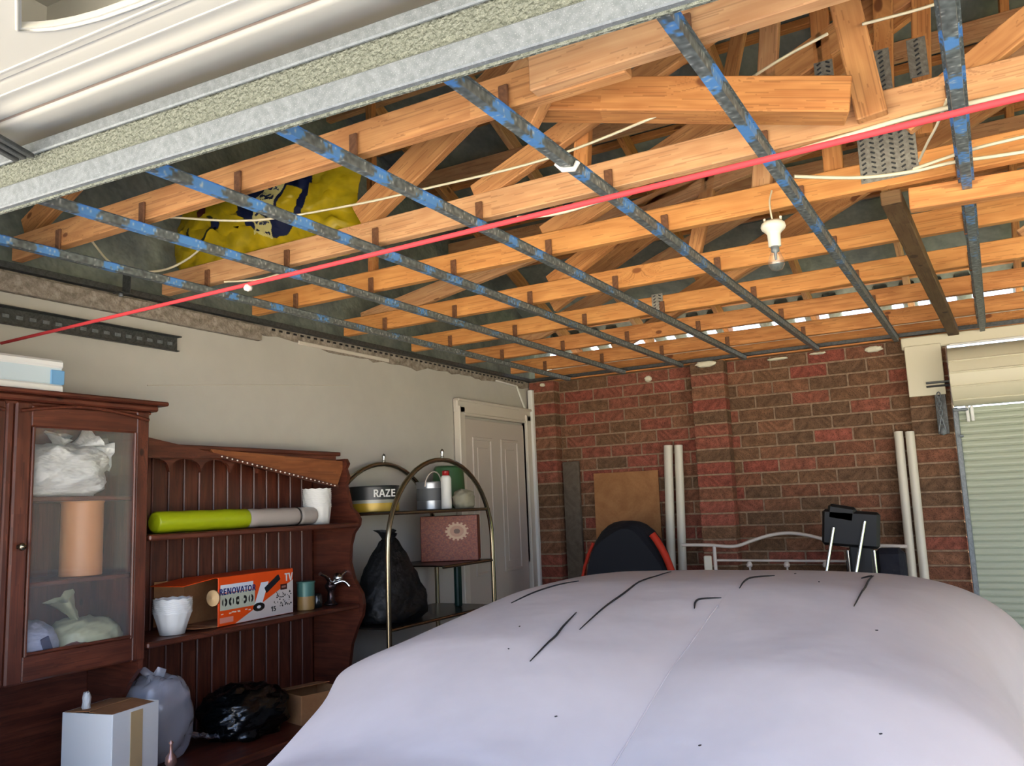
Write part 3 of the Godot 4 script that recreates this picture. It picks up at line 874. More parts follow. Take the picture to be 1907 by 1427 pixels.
func build_back_wall_things() -> void:
	var o: Node = tag(block("cardboard_sheet", Vector3(0.50, 1.70, 0.006), M.card, null, Vector3(-2.335, 0.85, -5.70), 0.001), "flat brown cardboard sheet leaning on the bricks behind the navy dome", "cardboard")
	o.rotation.x = -0.02
	o = tag(block("grey_board", Vector3(0.13, 1.80, 0.03), M.fibre, null, Vector3(-2.765, 0.90, -5.715), 0.003), "dull grey board strip standing against the bricks beside the corner pier", "board")
	pole("plastic_pipe", "left white pipe of the pair by the cardboard sheet", Vector3(-2.035, 0, -5.60), Vector3(-1.985, 1.866, -5.68), 0.031, M.pvc, "white pipes on the brick wall")
	pole("plastic_pipe", "right white pipe of the pair by the cardboard sheet", Vector3(-1.95, 0, -5.60), Vector3(-1.909, 1.862, -5.68), 0.029, M.pvc, "white pipes on the brick wall")
	pole("plastic_pipe", "left white pipe of the pair beside the roller door", Vector3(-0.506, 0, -5.55), Vector3(-0.500, 1.845, -5.65), 0.026, M.pvc, "white pipes on the brick wall")
	pole("plastic_pipe", "right white pipe of the pair beside the roller door", Vector3(-0.440, 0, -5.55), Vector3(-0.437, 1.84, -5.645), 0.026, M.pvc, "white pipes on the brick wall")
	# navy dome: a folded pop-up shelter with orange edging
	var t := thing("folded_tent", "navy blue domed folded tent with orange edging behind the car", "tent", Vector3(-2.15, 0, -5.25))
	var rows := []
	for i in 25:
		var a := PI * i / 24.0
		var row := PackedVector3Array()
		for k in 9:
			var f: float = lerp(-1.0, 1.0, k / 8.0)
			var s := 1.0 - 0.10 * f * f
			var wob := 0.012 * sin(a * 7.0 + f * 2.0)
			row.append(Vector3(-cos(a) * (0.345 + wob) * s, 0.72 + sin(a) * (0.655 + wob) * s, f * 0.11))
		rows.append(row)
	var b := MB.new()
	b.grid(rows)
	for e in [0, 8]:
		for i in 24:
			var ce := Vector3(0, 0.72, rows[0][e].z * 1.25)
			var m := Vector3(0, 0, signf(rows[0][e].z))
			if e == 8: b.tri(ce, rows[i + 1][e], rows[i][e], m, m, m)
			else: b.tri(ce, rows[i][e], rows[i + 1][e], m, m, m)
	put("shell", b, relief(M.navy, 0.02, 45, 0.6), t)
	b = MB.new()
	b.box(Vector3(0.66, 0.72, 0.2), 0.03, Transform3D(Basis(), Vector3(0, 0.36, 0)))
	put("lower_bag", b, M.navy, t)
	var edge := []
	for i in 11:
		var a := PI * (0.69 + 0.31 * i / 10.0)
		edge.append(Vector3(-cos(a) * 0.362, 0.72 + sin(a) * 0.672, 0.095))
	edge.append(Vector3(0.372, 0.5, 0.095))
	b = MB.new()
	b.tube(edge, 0.024, 8)
	put("orange_edging", b, M.orange, t)
	edge = []
	for i in 6:
		var a := PI * (0.02 + 0.26 * i / 5.0)
		edge.append(Vector3(-cos(a) * 0.352, 0.72 + sin(a) * 0.655, 0.06))
	b = MB.new()
	b.tube(edge, 0.011, 8)
	put("orange_piping", b, M.orange, t)
	# white metal bed head
	var bd := thing("bed_head", "white tubular metal bed head with a raised curve in the middle", "bed head", Vector3(-1.17, 0, -5.45))
	b = MB.new()
	b.tube(smooth_path([Vector3(-0.685, 1.19, 0), Vector3(-0.50, 1.186, 0), Vector3(-0.34, 1.177, 0), Vector3(-0.22, 1.212, 0), Vector3(-0.11, 1.243, 0), Vector3(0.01, 1.254, 0), Vector3(0.13, 1.236, 0), Vector3(0.25, 1.20, 0), Vector3(0.34, 1.174, 0), Vector3(0.50, 1.172, 0), Vector3(0.67, 1.165, 0)], 5), 0.011, 8)
	put("top_rail", b, M.bed, bd)
	for y in [1.09, 0.62]:
		b = MB.new()
		b.tube([Vector3(-0.48, y, 0), Vector3(0.52, y - 0.01, 0)], 0.008, 8)
		put("cross_rail", b, M.bed, bd)
	for x in [-0.47, 0.52]:
		b = MB.new()
		b.tube([Vector3(x, 0.0, 0), Vector3(x, 1.178, 0)], 0.012, 8)
		put("post", b, M.bed, bd)
	for x in [-0.25, -0.02, 0.21]:
		b = MB.new()
		b.tube([Vector3(x, 0.62, 0), Vector3(x, 1.09, 0)], 0.006, 8)
		put("spindle", b, M.bed, bd)
		b = MB.new()
		b.lathe([Vector2(0, -0.02), Vector2(0.017, -0.012), Vector2(0.02, 0), Vector2(0.014, 0.013), Vector2(0.006, 0.02), Vector2(0, 0.022)], 12)
		put("rosette", b, M.bed, bd, Vector3(x, 1.062, 0.006))
	block("corner_bracket", Vector3(0.05, 0.13, 0.025), M.white_plastic, bd, Vector3(-0.515, 1.055, 0.01), 0.006)
	# folding chair, black, upside down on its thin legs
	var st := thing("folding_chair", "black folding chair with thin silver legs in front of the bed head", "chair", Vector3(-0.72, 0, -5.05))
	b = MB.new()
	b.box(Vector3(0.30, 0.20, 0.05), 0.02, Transform3D(Basis(Vector3.BACK, -0.10), Vector3(-0.02, 1.29, 0)))
	put("backrest", b, M.black, st)
	b = MB.new()
	b.box(Vector3(0.15, 0.09, 0.05), 0.02, Transform3D(Basis(Vector3.BACK, -0.2), Vector3(-0.06, 1.375, 0)))
	put("cushion", b, M.black, st)
	b = MB.new()
	b.box(Vector3(0.12, 0.42, 0.03), 0.012, Transform3D(Basis(Vector3.BACK, 0.0), Vector3(0.02, 1.08, -0.02)))
	put("seat", b, M.black, st)
	for l in [[Vector3(-0.105, 1.30, 0.03), Vector3(-0.165, 1.04, 0.06), Vector3(-0.30, 0.0, 0.14)], [Vector3(0.06, 1.33, 0.03), Vector3(-0.01, 1.04, 0.06), Vector3(-0.13, 0.0, 0.16)], [Vector3(0.085, 1.17, -0.02), Vector3(0.085, 1.05, -0.02), Vector3(0.10, 0.0, -0.12)], [Vector3(-0.05, 1.17, -0.02), Vector3(-0.05, 1.05, -0.02), Vector3(-0.06, 0.0, -0.12)]]:
		b = MB.new()
		b.tube(l, 0.010, 8)
		put("leg", b, M.chrome, st)
	var nb := MB.new()
	nb.box(Vector3(0.16, 1.17, 0.12), 0.03)
	tag(put("navy_bag", nb, relief(mat(Color(0.035, 0.04, 0.10), 0.8), 0.03, 46, 0.8), null, Vector3(-0.575, 0.585, -5.25)), "tall navy bag standing between the folding chair and the right pair of pipes", "bag")
	nb = MB.new()
	nb.box(Vector3(0.30, 1.10, 0.06), 0.01)
	tag(put("black_sheet", nb, M.black, null, Vector3(-0.68, 0.55, -5.38)), "black flat panel behind the folding chair and navy bag", "panel")
	# roller door
	var r := thing("door_3", "pale green grey corrugated roller door with its cream drum on top", "door", Vector3(-0.19, 0, -5.66), 0, "", "structure")
	b = MB.new()
	var prof := PackedVector2Array([Vector2(0.0, 0.0185), Vector2(0.004, 0.0185), Vector2(0.011, 0.010), Vector2(0.015, -0.004), Vector2(0.014, -0.0135), Vector2(0.002, -0.0150), Vector2(0.0, -0.0205), Vector2(-0.004, -0.0205), Vector2(-0.004, 0.0185)])
	b.prism(prof, 2.7, Transform3D(Basis(Vector3.BACK, Vector3.UP, Vector3.LEFT), Vector3(1.37, 0, 0)))
	var sm := b.mesh()
	for k in 50: put("slat", sm, M.roller, r, Vector3(0, 0.03 + k * 0.039, 0))
	b = MB.new()
	var dr := []
	var seg := 26
	for i in seg + 1:
		var a := TAU * i / seg
		dr.append(PackedVector3Array([Vector3(0.01, 2.135 + 0.175 * sin(a), 0.10 + 0.17 * cos(a)), Vector3(2.8, 2.135 + 0.175 * sin(a), 0.10 + 0.17 * cos(a))]))
	b.grid(dr)
	put("drum", b, M.roller_light, r)
	b = MB.new()
	b.lathe([Vector2(0.0, 0.0), Vector2(0.17, 0.0), Vector2(0.17, 0.004), Vector2(0, 0.004)], 26, Transform3D(Basis(Vector3.BACK, PI / 2), Vector3(0.012, 2.135, 0.10)))
	put("drum_end", b, M.roller_light, r)
	for a in [0.45, 0.05, -0.42, -0.95]:
		var p := Vector3(1.405, 2.135 + 0.178 * sin(a), 0.10 + 0.173 * cos(a))
		b = MB.new()
		b.tube([p - Vector3(1.39, 0, 0), p + Vector3(1.39, 0, 0)], 0.006, 6)
		put("drum_rib", b, M.roller_light, r)
	block("guide", Vector3(0.03, 1.96, 0.05), M.galv, r, Vector3(0.012, 0.98, 0.02), 0.004)
	block("head_board", Vector3(3.2, 0.075, 0.03), M.roller_light, r, Vector3(1.36, 2.375, 0.03), 0.005)
	bar("head_rail", Vector3(0.02, 2.335, 0.06), Vector3(2.8, 2.335, 0.06), 0.012, 0.02, M.white, r)
	block("side_plate", Vector3(0.20, 0.31, 0.012), M.roller_light, r, Vector3(-0.125, 2.20, 0.055), 0.003)
	block("bottom_hook", Vector3(0.02, 0.012, 0.05), M.galv, r, Vector3(0.03, 1.79, 0.05), 0.002)
	block("latch_arm", Vector3(0.08, 0.016, 0.02), M.galv, r, Vector3(0.04, 1.945, 0.06), 0.003)
	for k in 2: block("latch_tab", Vector3(0.018, 0.12 - k * 0.03, 0.014), M.white, r, Vector3(0.075 + k * 0.024, 1.93 - k * 0.012, 0.055), 0.004)
	var h := thing("drum_bracket", "dark metal bracket with hanging chain left of the roller door drum", "bracket", Vector3(-0.27, 2.10, -5.60))
	block("arm", Vector3(0.13, 0.012, 0.05), M.dark_steel, h, Vector3(0.02, 0.018, 0), 0.002)
	block("arm", Vector3(0.13, 0.010, 0.05), M.black, h, Vector3(0.02, -0.004, 0), 0.002)
	block("backplate", Vector3(0.06, 0.30, 0.008), M.dark_steel, h, Vector3(0.02, -0.14, -0.02), 0.002)
	for k in 7:
		b = MB.new()
		var ring := []
		for i in 11:
			var a := TAU * i / 10.0
			ring.append(Vector3(cos(a) * (0.010 if k % 2 == 0 else 0.002), sin(a) * 0.02, sin(a + 1.0) * 0.004))
		b.tube(ring, 0.0035, 5, false)
		put("chain_link", b, M.galv, h, Vector3(0.015, -0.06 - k * 0.026, 0.015))
	for s in [-1, 1]:
		b = MB.new()
		b.tube([Vector3(0, 0, 0), Vector3(s * 0.015, -0.06, 0), Vector3(s * 0.018, -0.085, 0)], 0.005, 6)
		put("chain_hook", b, M.galv, h, Vector3(0.015, -0.19, 0.015))
	var wt := MB.new()
	wt.lathe([Vector2(0, -0.025), Vector2(0.016, -0.018), Vector2(0.018, 0.0), Vector2(0.008, 0.02), Vector2(0, 0.022)], 10)
	put("chain_weight", wt, M.galv, h, Vector3(0.018, -0.275, 0.015))

# ------------------------------------------------------------------ the dresser on the left wall
const DX := -2.75    # its front
func build_dresser() -> void:
	var d := thing("dresser", "dark reddish wooden dresser with glass doored cupboard and open shelves on the beige wall", "dresser", Vector3(-2.9, 0, -2.2))
	var o := Vector3(-2.9, 0, -2.2)
	# tongue and groove backing, board by board
	for k in 15:
		var z := -2.10 - k * 0.0785
		block("back_board", Vector3(0.014, 1.17, 0.0745), M.mahog, d, Vector3(-3.04, 1.195, z) - o, 0.004)
	block("back_frame", Vector3(0.008, 1.17, 1.22), M.mahog, d, Vector3(-3.052, 1.195, -2.66) - o, 0)
	# lower cupboard, mostly below the frame
	block("counter", Vector3(0.52, 0.03, 2.36), M.mahog, d, Vector3(-2.80, 0.595, -2.08) - o, 0.006)
	block("base", Vector3(0.46, 0.56, 2.3), M.mahog, d, Vector3(-2.82, 0.30, -2.08) - o, 0.004)
	# open shelves
	for y in [1.443, 1.056]:
		block("shelf", Vector3(0.29, 0.022, 1.18), M.mahog, d, Vector3(-2.885, y - 0.011, -2.66) - o, 0.005)
	# shaped side at the far end
	var poly := PackedVector2Array([Vector2(-0.29, 0.61), Vector2(-0.06, 0.61), Vector2(-0.07, 0.75)])
	for q in [[-0.05, 0.86], [-0.01, 0.95], [0.02, 1.0], [0.028, 1.05], [0.02, 1.10], [-0.03, 1.17], [-0.055, 1.25], [-0.05, 1.33], [-0.03, 1.39], [0.005, 1.43], [0.01, 1.46], [-0.01, 1.49], [-0.045, 1.52], [-0.06, 1.58], [-0.075, 1.63], [-0.06, 1.67], [-0.075, 1.71], [-0.06, 1.735], [-0.075, 1.76]]: poly.append(Vector2(q[0], q[1]))
	poly.append(Vector2(-0.29, 1.76))
	var b := MB.new()
	b.prism(poly, 0.022, Transform3D(Basis(), Vector3(DX, 0, -3.262) - o))
	put("shaped_side", b, M.mahog, d)
	# scalloped frieze under the top
	poly = PackedVector2Array([Vector2(0, 0.075), Vector2(0, 0.0)])
	for k in 7:
		for i in 9:
			var a := PI * i / 8.0
			poly.append(Vector2(0.012 + k * 0.155 + 0.0725 * (1.0 - cos(a)) , 0.0 + sin(a) * 0.038))
		poly.append(Vector2(0.157 + k * 0.155 + 0.005, -0.016))
	poly.append(Vector2(1.14, 0.0)); poly.append(Vector2(1.14, 0.075))
	b = MB.new()
	b.prism(poly, 0.016, Transform3D(Basis(Vector3(0, 0, -1), Vector3.UP, Vector3(1, 0, 0)), Vector3(-2.865, 1.70, -2.08) - o))
	put("scalloped_frieze", b, M.mahog, d)
	block("top_board", Vector3(0.20, 0.02, 1.18), M.mahog, d, Vector3(-2.95, 1.785, -2.66) - o, 0.004)
	# glass cupboards: one in view, its neighbour mostly out of the frame
	for n in 2:
		var z0 := -1.56 + n * 0.53     # left edge of the door
		var z1 := z0 - 0.50
		var zm := (z0 + z1) / 2.0
		block("cupboard_side", Vector3(0.30, 0.90, 0.018), M.mahog, d, Vector3(-2.91, 1.45, z1 - 0.0 + 0.009) - o, 0.003)
		block("cupboard_side", Vector3(0.30, 0.90, 0.018), M.mahog, d, Vector3(-2.91, 1.45, z0 - 0.009) - o, 0.003)
		block("cupboard_back", Vector3(0.012, 0.90, 0.50), M.mahog, d, Vector3(-3.05, 1.45, zm) - o, 0.002)
		for y in [1.012, 1.31, 1.59, 1.885]:
			block("cupboard_shelf", Vector3(0.28, 0.016, 0.47), M.mahog, d, Vector3(-2.915, y - 0.008, zm) - o, 0.003)
		var dr := Node3D.new()
		dr.name = "glass_door"
		d.add_child(dr, true)
		dr.position = Vector3(DX - 0.002, 1.45, zm) - o
		for s in [-1, 1]:
			block("stile", Vector3(0.022, 0.90, 0.056), M.mahog, dr, Vector3(0, 0, s * 0.222), 0.006)
			block("stile_bead", Vector3(0.012, 0.74, 0.010), M.mahog, dr, Vector3(0.010, 0.0, s * 0.190), 0.004)
		block("rail", Vector3(0.022, 0.085, 0.40), M.mahog, dr, Vector3(0, -0.405, 0), 0.006)
		block("rail", Vector3(0.022, 0.075, 0.40), M.mahog, dr, Vector3(0, 0.405, 0), 0.006)
		block("rail_bead", Vector3(0.012, 0.010, 0.38), M.mahog, dr, Vector3(0.010, -0.360, 0), 0.004)
		block("pane", Vector3(0.004, 0.74, 0.40), M.glass, dr, Vector3(0, 0, 0), 0.001)
		b = MB.new()
		b.lathe([Vector2(0, 0), Vector2(0.008, 0.0), Vector2(0.006, 0.012), Vector2(0.013, 0.02), Vector2(0.010, 0.028), Vector2(0, 0.03)], 12, Transform3D(Basis(Vector3.BACK, -PI / 2), Vector3(0.012, -0.02, 0.225)))
		put("door_knob", b, M.brass, dr)
		# arched moulding over the door
		var arch := []
		for i in 13:
			var f := i / 12.0
			arch.append(Vector3(DX + 0.014, 1.868 + 0.028 * sin(PI * f), z0 - 0.01 - 0.48 * f) - o)
		b = MB.new()
		b.tube(arch, 0.007, 6)
		put("arch_moulding", b, M.mahog, d)
		# curved bracket below the cupboard
		poly = PackedVector2Array([Vector2(-0.29, 0.61), Vector2(-0.16, 0.61), Vector2(-0.155, 0.72), Vector2(-0.12, 0.82), Vector2(-0.05, 0.92), Vector2(0.0, 0.97), Vector2(0.0, 1.0), Vector2(-0.29, 1.0)])
		b = MB.new()
		b.prism(poly, 0.02, Transform3D(Basis(), Vector3(DX, 0, z1 + 0.012) - o))
		put("bracket", b, M.mahog, d)
	block("centre_stile", Vector3(0.03, 0.90, 0.03), M.mahog, d, Vector3(DX - 0.01, 1.45, -1.545) - o, 0.008)
	block("under_back", Vector3(0.012, 0.40, 1.04), M.mahog, d, Vector3(-3.05, 0.80, -1.54) - o, 0.002)
	block("cornice", Vector3(0.345, 0.022, 1.12), M.mahog, d, Vector3(-2.90, 1.912, -1.53) - o, 0.006)
	block("cornice", Vector3(0.375, 0.016, 1.18), M.mahog, d, Vector3(-2.895, 1.931, -1.53) - o, 0.006)
	block("cornice", Vector3(0.32, 0.012, 1.08), M.mahog, d, Vector3(-2.905, 1.895, -1.53) - o, 0.004)

func tied_bag(called: String, rad: Vector3, m: Material, at: Vector3, seed_: int, ears: Array, amp := 0.16, taper := 0.0) -> Node3D:
	var t := Node3D.new()
	t.name = numbered(called)
	add_child(t)
	t.position = at
	put("body", crumple(rad, amp, 1.9, seed_, true, 26, 36, 0.8, taper), m, t, Vector3(0, rad.y * 0.8, 0))
	var k := 0
	for e: Vector3 in ears:      # direction of each gathered end
		var rows := []
		var nz := noise(3.0, seed_ + 20 + k, 2)
		var base := Vector3(0, rad.y * 1.5, 0) + Vector3(e.x, 0, e.z) * 0.15
		for i in 8:
			var f := i / 7.0
			var c := base + e * f
			var row := PackedVector3Array()
			for j in 13:
				var a := TAU * (j % 12) / 12.0
				var r := (0.012 + 0.042 * f * f) * (1.0 + 0.5 * sin(a * 3.0 + k) + 0.5 * nz.get_noise_2d(j % 12, i))
				var side := e.normalized().cross(Vector3.BACK).normalized()
				var up2 := side.cross(e.normalized())
				row.append(c + side * cos(a) * r + up2 * sin(a) * r * 0.6)
			rows.append(row)
		var b := MB.new()
		b.grid(rows, true)
		put("gathered_end", b, m, t)
		k += 1
	return t

func build_dresser_things() -> void:
	# on top of the cupboard
	var bx := thing("storage_box", "flat white and pale blue storage box on top of the dresser", "box", Vector3(-2.88, 1.939, -1.46))
	block("tray", Vector3(0.26, 0.03, 0.53), M.white, bx, Vector3(0, 0.015, 0), 0.006)
	block("carton", Vector3(0.25, 0.06, 0.52), mat(Color(0.74, 0.80, 0.82), 0.5), bx, Vector3(0, 0.06, 0), 0.004)
	block("lid", Vector3(0.262, 0.03, 0.53), M.white, bx, Vector3(0, 0.10, 0), 0.008)
	block("blue_corner", Vector3(0.252, 0.05, 0.05), mat(Color(0.42, 0.62, 0.78), 0.5), bx, Vector3(0.003, 0.055, -0.242), 0.003)
	block("blue_label", Vector3(0.252, 0.035, 0.12), mat(Color(0.50, 0.66, 0.80), 0.5), bx, Vector3(0.003, 0.05, 0.14), 0.002)
	# behind the glass
	var t := tied_bag("plastic_bag", Vector3(0.125, 0.105, 0.17), M.plastic_bag, Vector3(-2.90, 1.592, -1.80), 601, [Vector3(0.03, 0.05, -0.11), Vector3(0.02, 0.06, 0.0), Vector3(0.03, 0.0, -0.16)])
	tag(t, "crumpled white plastic bag on the top shelf behind the glass", "plastic bag")
	var b := MB.new()
	b.lathe([Vector2(0, 0), Vector2(0.068, 0), Vector2(0.070, 0.004), Vector2(0.070, 0.255), Vector2(0.073, 0.258), Vector2(0.073, 0.268), Vector2(0.066, 0.27), Vector2(0.064, 0.24), Vector2(0, 0.24)], 28)
	tag(put("tan_canister", b, mat(Color(0.72, 0.50, 0.32), 0.45), null, Vector3(-2.87, 1.311, -1.885)), "tall tan cylinder canister on the middle shelf behind the glass", "canister")
	t = tied_bag("plastic_bag", Vector3(0.11, 0.085, 0.12), mat(Color(0.66, 0.67, 0.55), 0.4), Vector3(-2.87, 1.013, -1.90), 611, [Vector3(0.0, 0.10, 0.07)], 0.12)
	tag(t, "tied pale green plastic bag on the bottom shelf behind the glass", "plastic bag")
	b = crumple(Vector3(0.04, 0.035, 0.05), 0.1, 1.5, 77)
	put("red_print", b, mat(Color(0.42, 0.12, 0.13), 0.5), t, Vector3(0.075, 0.05, 0.07))
	t = tied_bag("plastic_bag", Vector3(0.11, 0.095, 0.10), relief(mat(Color(0.60, 0.63, 0.72), 0.35), 0.03, 113, 1.0), Vector3(-2.87, 1.013, -1.68), 621, [], 0.10)
	tag(t, "white and blue plastic bag on the bottom shelf against the left stile", "plastic bag")
	b = MB.new()
	b.box(Vector3(0.006, 0.09, 0.03), 0.002, Transform3D(Basis(Vector3.RIGHT, 0.35)))
	put("blue_stripe", b, mat(Color(0.08, 0.13, 0.30), 0.5), t, Vector3(0.108, 0.075, -0.03))
	b = MB.new()
	b.box(Vector3(0.006, 0.04, 0.04), 0.002)
	put("blue_print", b, mat(Color(0.30, 0.50, 0.68), 0.5), t, Vector3(0.108, 0.04, 0.02))
	# upper open shelf: rolled tube and cups
	t = thing("wrapped_tube", "long tube wrapped in lime green and grey plastic on the upper shelf", "tube", Vector3(-2.84, 1.445, -2.16))
	for s in [[0.0, 0.46, Color(0.62, 0.68, 0.08), 0.042, "lime_wrap"], [0.46, 0.76, Color(0.66, 0.63, 0.60), 0.040, "grey_wrap"], [0.765, 0.875, Color(0.64, 0.61, 0.58), 0.040, "grey_end"], [0.755, 0.77, Color(0.16, 0.14, 0.12), 0.0405, "dark_tie"]]:
		b = MB.new()
		var r: float = s[3]
		var pr := [Vector2(r * 0.75, s[0])]
		for i in 9: pr.append(Vector2(r + 0.0012 * sin(i * 2.3), lerp(s[0] + 0.006, s[1] - 0.006, i / 8.0)))
		pr.append(Vector2(r * 0.75, s[1]))
		pr.push_front(Vector2(0, s[0])); pr.append(Vector2(0, s[1]))
		b.lathe(pr, 24, Transform3D(Basis(Vector3.RIGHT, -PI / 2), Vector3(0, 0.042, 0)))
		put(s[4], b, mat(s[2], 0.35), t)
	cup_stack(Vector3(-2.86, 1.445, -3.085), 0.058, 0.066, 0.168, 10, "white stack of paper cups with crinkled rims at the right end of the upper shelf")
	cup_stack(Vector3(-2.83, 1.058, -2.245), 0.046, 0.070, 0.135, 8, "white stack of nested foam cups at the left end of the lower shelf")
	orange_box()
	t = thing("small_tin", "small round tin, teal above and tan below, right of the orange box", "tin", Vector3(-2.84, 1.057, -2.985))
	b = MB.new()
	b.lathe([Vector2(0, 0), Vector2(0.038, 0), Vector2(0.040, 0.003), Vector2(0.040, 0.062)], 22)
	put("tan_wrapper", b, mat(Color(0.55, 0.43, 0.24), 0.4), t)
	b = MB.new()
	b.lathe([Vector2(0.040, 0.062), Vector2(0.0405, 0.120), Vector2(0.043, 0.122), Vector2(0.043, 0.128), Vector2(0.036, 0.13), Vector2(0, 0.127)], 22)
	put("teal_top", b, mat(Color(0.27, 0.43, 0.40), 0.35, 0.2), t)
	b = MB.new()
	b.lathe([Vector2(0, 0), Vector2(0.027, 0), Vector2(0.029, 0.02), Vector2(0.026, 0.055), Vector2(0.020, 0.06), Vector2(0.020, 0.065), Vector2(0, 0.065)], 16)
	tag(put("dark_jar", b, mat(Color(0.10, 0.11, 0.11), 0.15), null, Vector3(-2.85, 1.057, -3.065)), "little dark glass jar between the teal tin and the chrome tap", "jar")
	t = thing("mixer_tap", "chrome tap with splayed handles at the right end of the lower shelf", "tap", Vector3(-2.85, 1.057, -3.165))
	b = MB.new()
	b.lathe([Vector2(0, 0), Vector2(0.032, 0), Vector2(0.032, 0.008), Vector2(0.018, 0.02), Vector2(0.014, 0.06), Vector2(0.022, 0.075), Vector2(0.03, 0.09), Vector2(0.02, 0.105), Vector2(0, 0.11)], 18)
	put("body", b, mat(Color(0.25, 0.2, 0.2), 0.25, 0.8), t)
	for l in [[Vector3(0, 0.10, 0), Vector3(0.02, 0.135, 0.05), Vector3(0.02, 0.155, 0.095)], [Vector3(0, 0.10, 0), Vector3(0.02, 0.13, -0.04), Vector3(0.02, 0.15, -0.085)], [Vector3(0, 0.09, 0), Vector3(0.05, 0.11, -0.03), Vector3(0.075, 0.085, -0.05)]]:
		b = MB.new()
		b.tube(smooth_path(l, 4), [0.011, 0.011, 0.010, 0.010, 0.009, 0.008, 0.008, 0.009, 0.010], 8)
		put("handle", b, M.chrome, t)
	b = MB.new()
	b.lathe([Vector2(0, -0.02), Vector2(0.022, -0.015), Vector2(0.024, 0.0), Vector2(0.020, 0.02), Vector2(0, 0.025)], 14)
	put("knob", b, M.chrome, t, Vector3(0.02, 0.125, -0.03))
	# the beaded board lying aslant across the top
	t = thing("beaded_board", "brown board with a beaded edge lying aslant over the open dresser top", "board", Vector3(-2.84, 1.80, -2.09))
	b = MB.new()
	b.prism(PackedVector2Array([Vector2(0.0, 0.020), Vector2(0.0, -0.065), Vector2(0.38, -0.056), Vector2(1.12, -0.185), Vector2(1.12, -0.17), Vector2(0.38, -0.040)]), 0.014, Transform3D(Basis(Vector3(0, 0, -1), Vector3.UP, Vector3(1, 0, 0)), Vector3.ZERO))
	put("board", b, M.mahog, t)
	b = MB.new()
	b.prism(PackedVector2Array([Vector2(0.34, -0.020), Vector2(1.18, -0.052), Vector2(1.12, -0.176), Vector2(0.37, -0.048)]), 0.012, Transform3D(Basis(Vector3(0, 0, -1), Vector3.UP, Vector3(1, 0, 0)), Vector3(-0.008, 0, 0)))
	put("plank", b, M.plank, t)
	for k in 26:
		var f := 0.26 + k * 0.028
		b = MB.new()
		b.lathe([Vector2(0, -0.004), Vector2(0.005, 0), Vector2(0, 0.004)], 8)
		put("bead", b, M.bed, t, Vector3(0.010, -0.048 - 0.13 * (f + 0.13 - 0.38) / 0.74, -f - 0.13))
	# on the counter
	t = thing("white_box", "open white cardboard box with tan tape at the bottom left corner", "box", Vector3(-2.725, 0.61, -1.92), 0.19)
	for s in [[Vector3(0, 0.13, 0.105), Vector3(0.21, 0.26, 0.004)], [Vector3(0, 0.13, -0.105), Vector3(0.21, 0.26, 0.004)], [Vector3(0.105, 0.13, 0), Vector3(0.004, 0.26, 0.21)], [Vector3(-0.105, 0.13, 0), Vector3(0.004, 0.26, 0.21)], [Vector3(0, 0.003, 0), Vector3(0.21, 0.004, 0.21)]]:
		block("side", s[1], M.white, t, s[0], 0.001)
	b = MB.new()
	b.box(Vector3(0.10, 0.003, 0.205), 0.001, Transform3D(Basis(Vector3.BACK, 0.06), Vector3(-0.052, 0.262, 0)))
	put("flap", b, M.card, t)
	b = MB.new()
	b.box(Vector3(0.10, 0.003, 0.205), 0.001, Transform3D(Basis(Vector3.BACK, -0.10), Vector3(0.052, 0.259, 0)))
	put("flap", b, M.card, t)
	block("tape", Vector3(0.002, 0.20, 0.055), mat(Color(0.72, 0.62, 0.45), 0.4), t, Vector3(0.1085, 0.15, 0.0), 0.0005)
	block("blue_line", Vector3(0.19, 0.006, 0.002), mat(Color(0.35, 0.42, 0.65), 0.5), t, Vector3(0, 0.055, 0.1075), 0.0005)
	b = crumple(Vector3(0.014, 0.035, 0.014), 0.3, 2.5, 640, false, 10, 12)
	put("crumpled_tag", b, M.plastic_bag, t, Vector3(-0.05, 0.285, 0.06))
	t = tied_bag("clear_bag", Vector3(0.12, 0.17, 0.125), M.film, Vector3(-2.86, 0.61, -2.20), 650, [Vector3(0.03, 0.05, 0.03)], 0.11)
	tag(t, "cloudy clear plastic bag slumped beside the open white box", "plastic bag")
	b = crumple(Vector3(0.09, 0.12, 0.10), 0.1, 1.5, 655, true, 16, 20)
	put("contents", b, mat(Color(0.30, 0.29, 0.30), 0.7), t, Vector3(0, 0.10, 0))
	b = MB.new()
	var rows := []
	for i in 14:
		var row := PackedVector3Array()
		for k in 6: row.append(Vector3(0.05 + 0.10 * sin(k * 0.9) * (1.0 - i / 16.0), 0.07 * pow(1.0 - i / 13.0, 1.5) + 0.008 + 0.008 * sin(i * 1.9 + k * 2.1), -0.10 - i * 0.020 + k * 0.01))
		rows.append(row)
	b.grid(rows)
	put("loose_skirt", b, M.film, t)
	t = tied_bag("rubbish_bag", Vector3(0.15, 0.11, 0.175), M.black_shiny, Vector3(-2.80, 0.61, -2.58), 660, [], 0.22)
	tag(t, "glossy black rubbish bag lying on the dresser counter", "rubbish bag")
	t = thing("cardboard_box", "brown cardboard box at the right end of the dresser counter beside the car", "box", Vector3(-2.74, 0.61, -2.90), -0.25)
	for s in [[Vector3(0, 0.06, 0.11), Vector3(0.22, 0.12, 0.004)], [Vector3(0, 0.06, -0.11), Vector3(0.22, 0.12, 0.004)], [Vector3(0.11, 0.06, 0), Vector3(0.004, 0.12, 0.22)], [Vector3(-0.11, 0.06, 0), Vector3(0.004, 0.12, 0.22)], [Vector3(0, 0.003, 0), Vector3(0.21, 0.004, 0.21)]]:
		block("side", s[1], M.card, t, s[0], 0.001)
	b = MB.new()
	b.box(Vector3(0.10, 0.003, 0.215), 0.001, Transform3D(Basis(Vector3.BACK, 0.12), Vector3(-0.055, 0.125, 0)))
	put("flap", b, M.card, t)
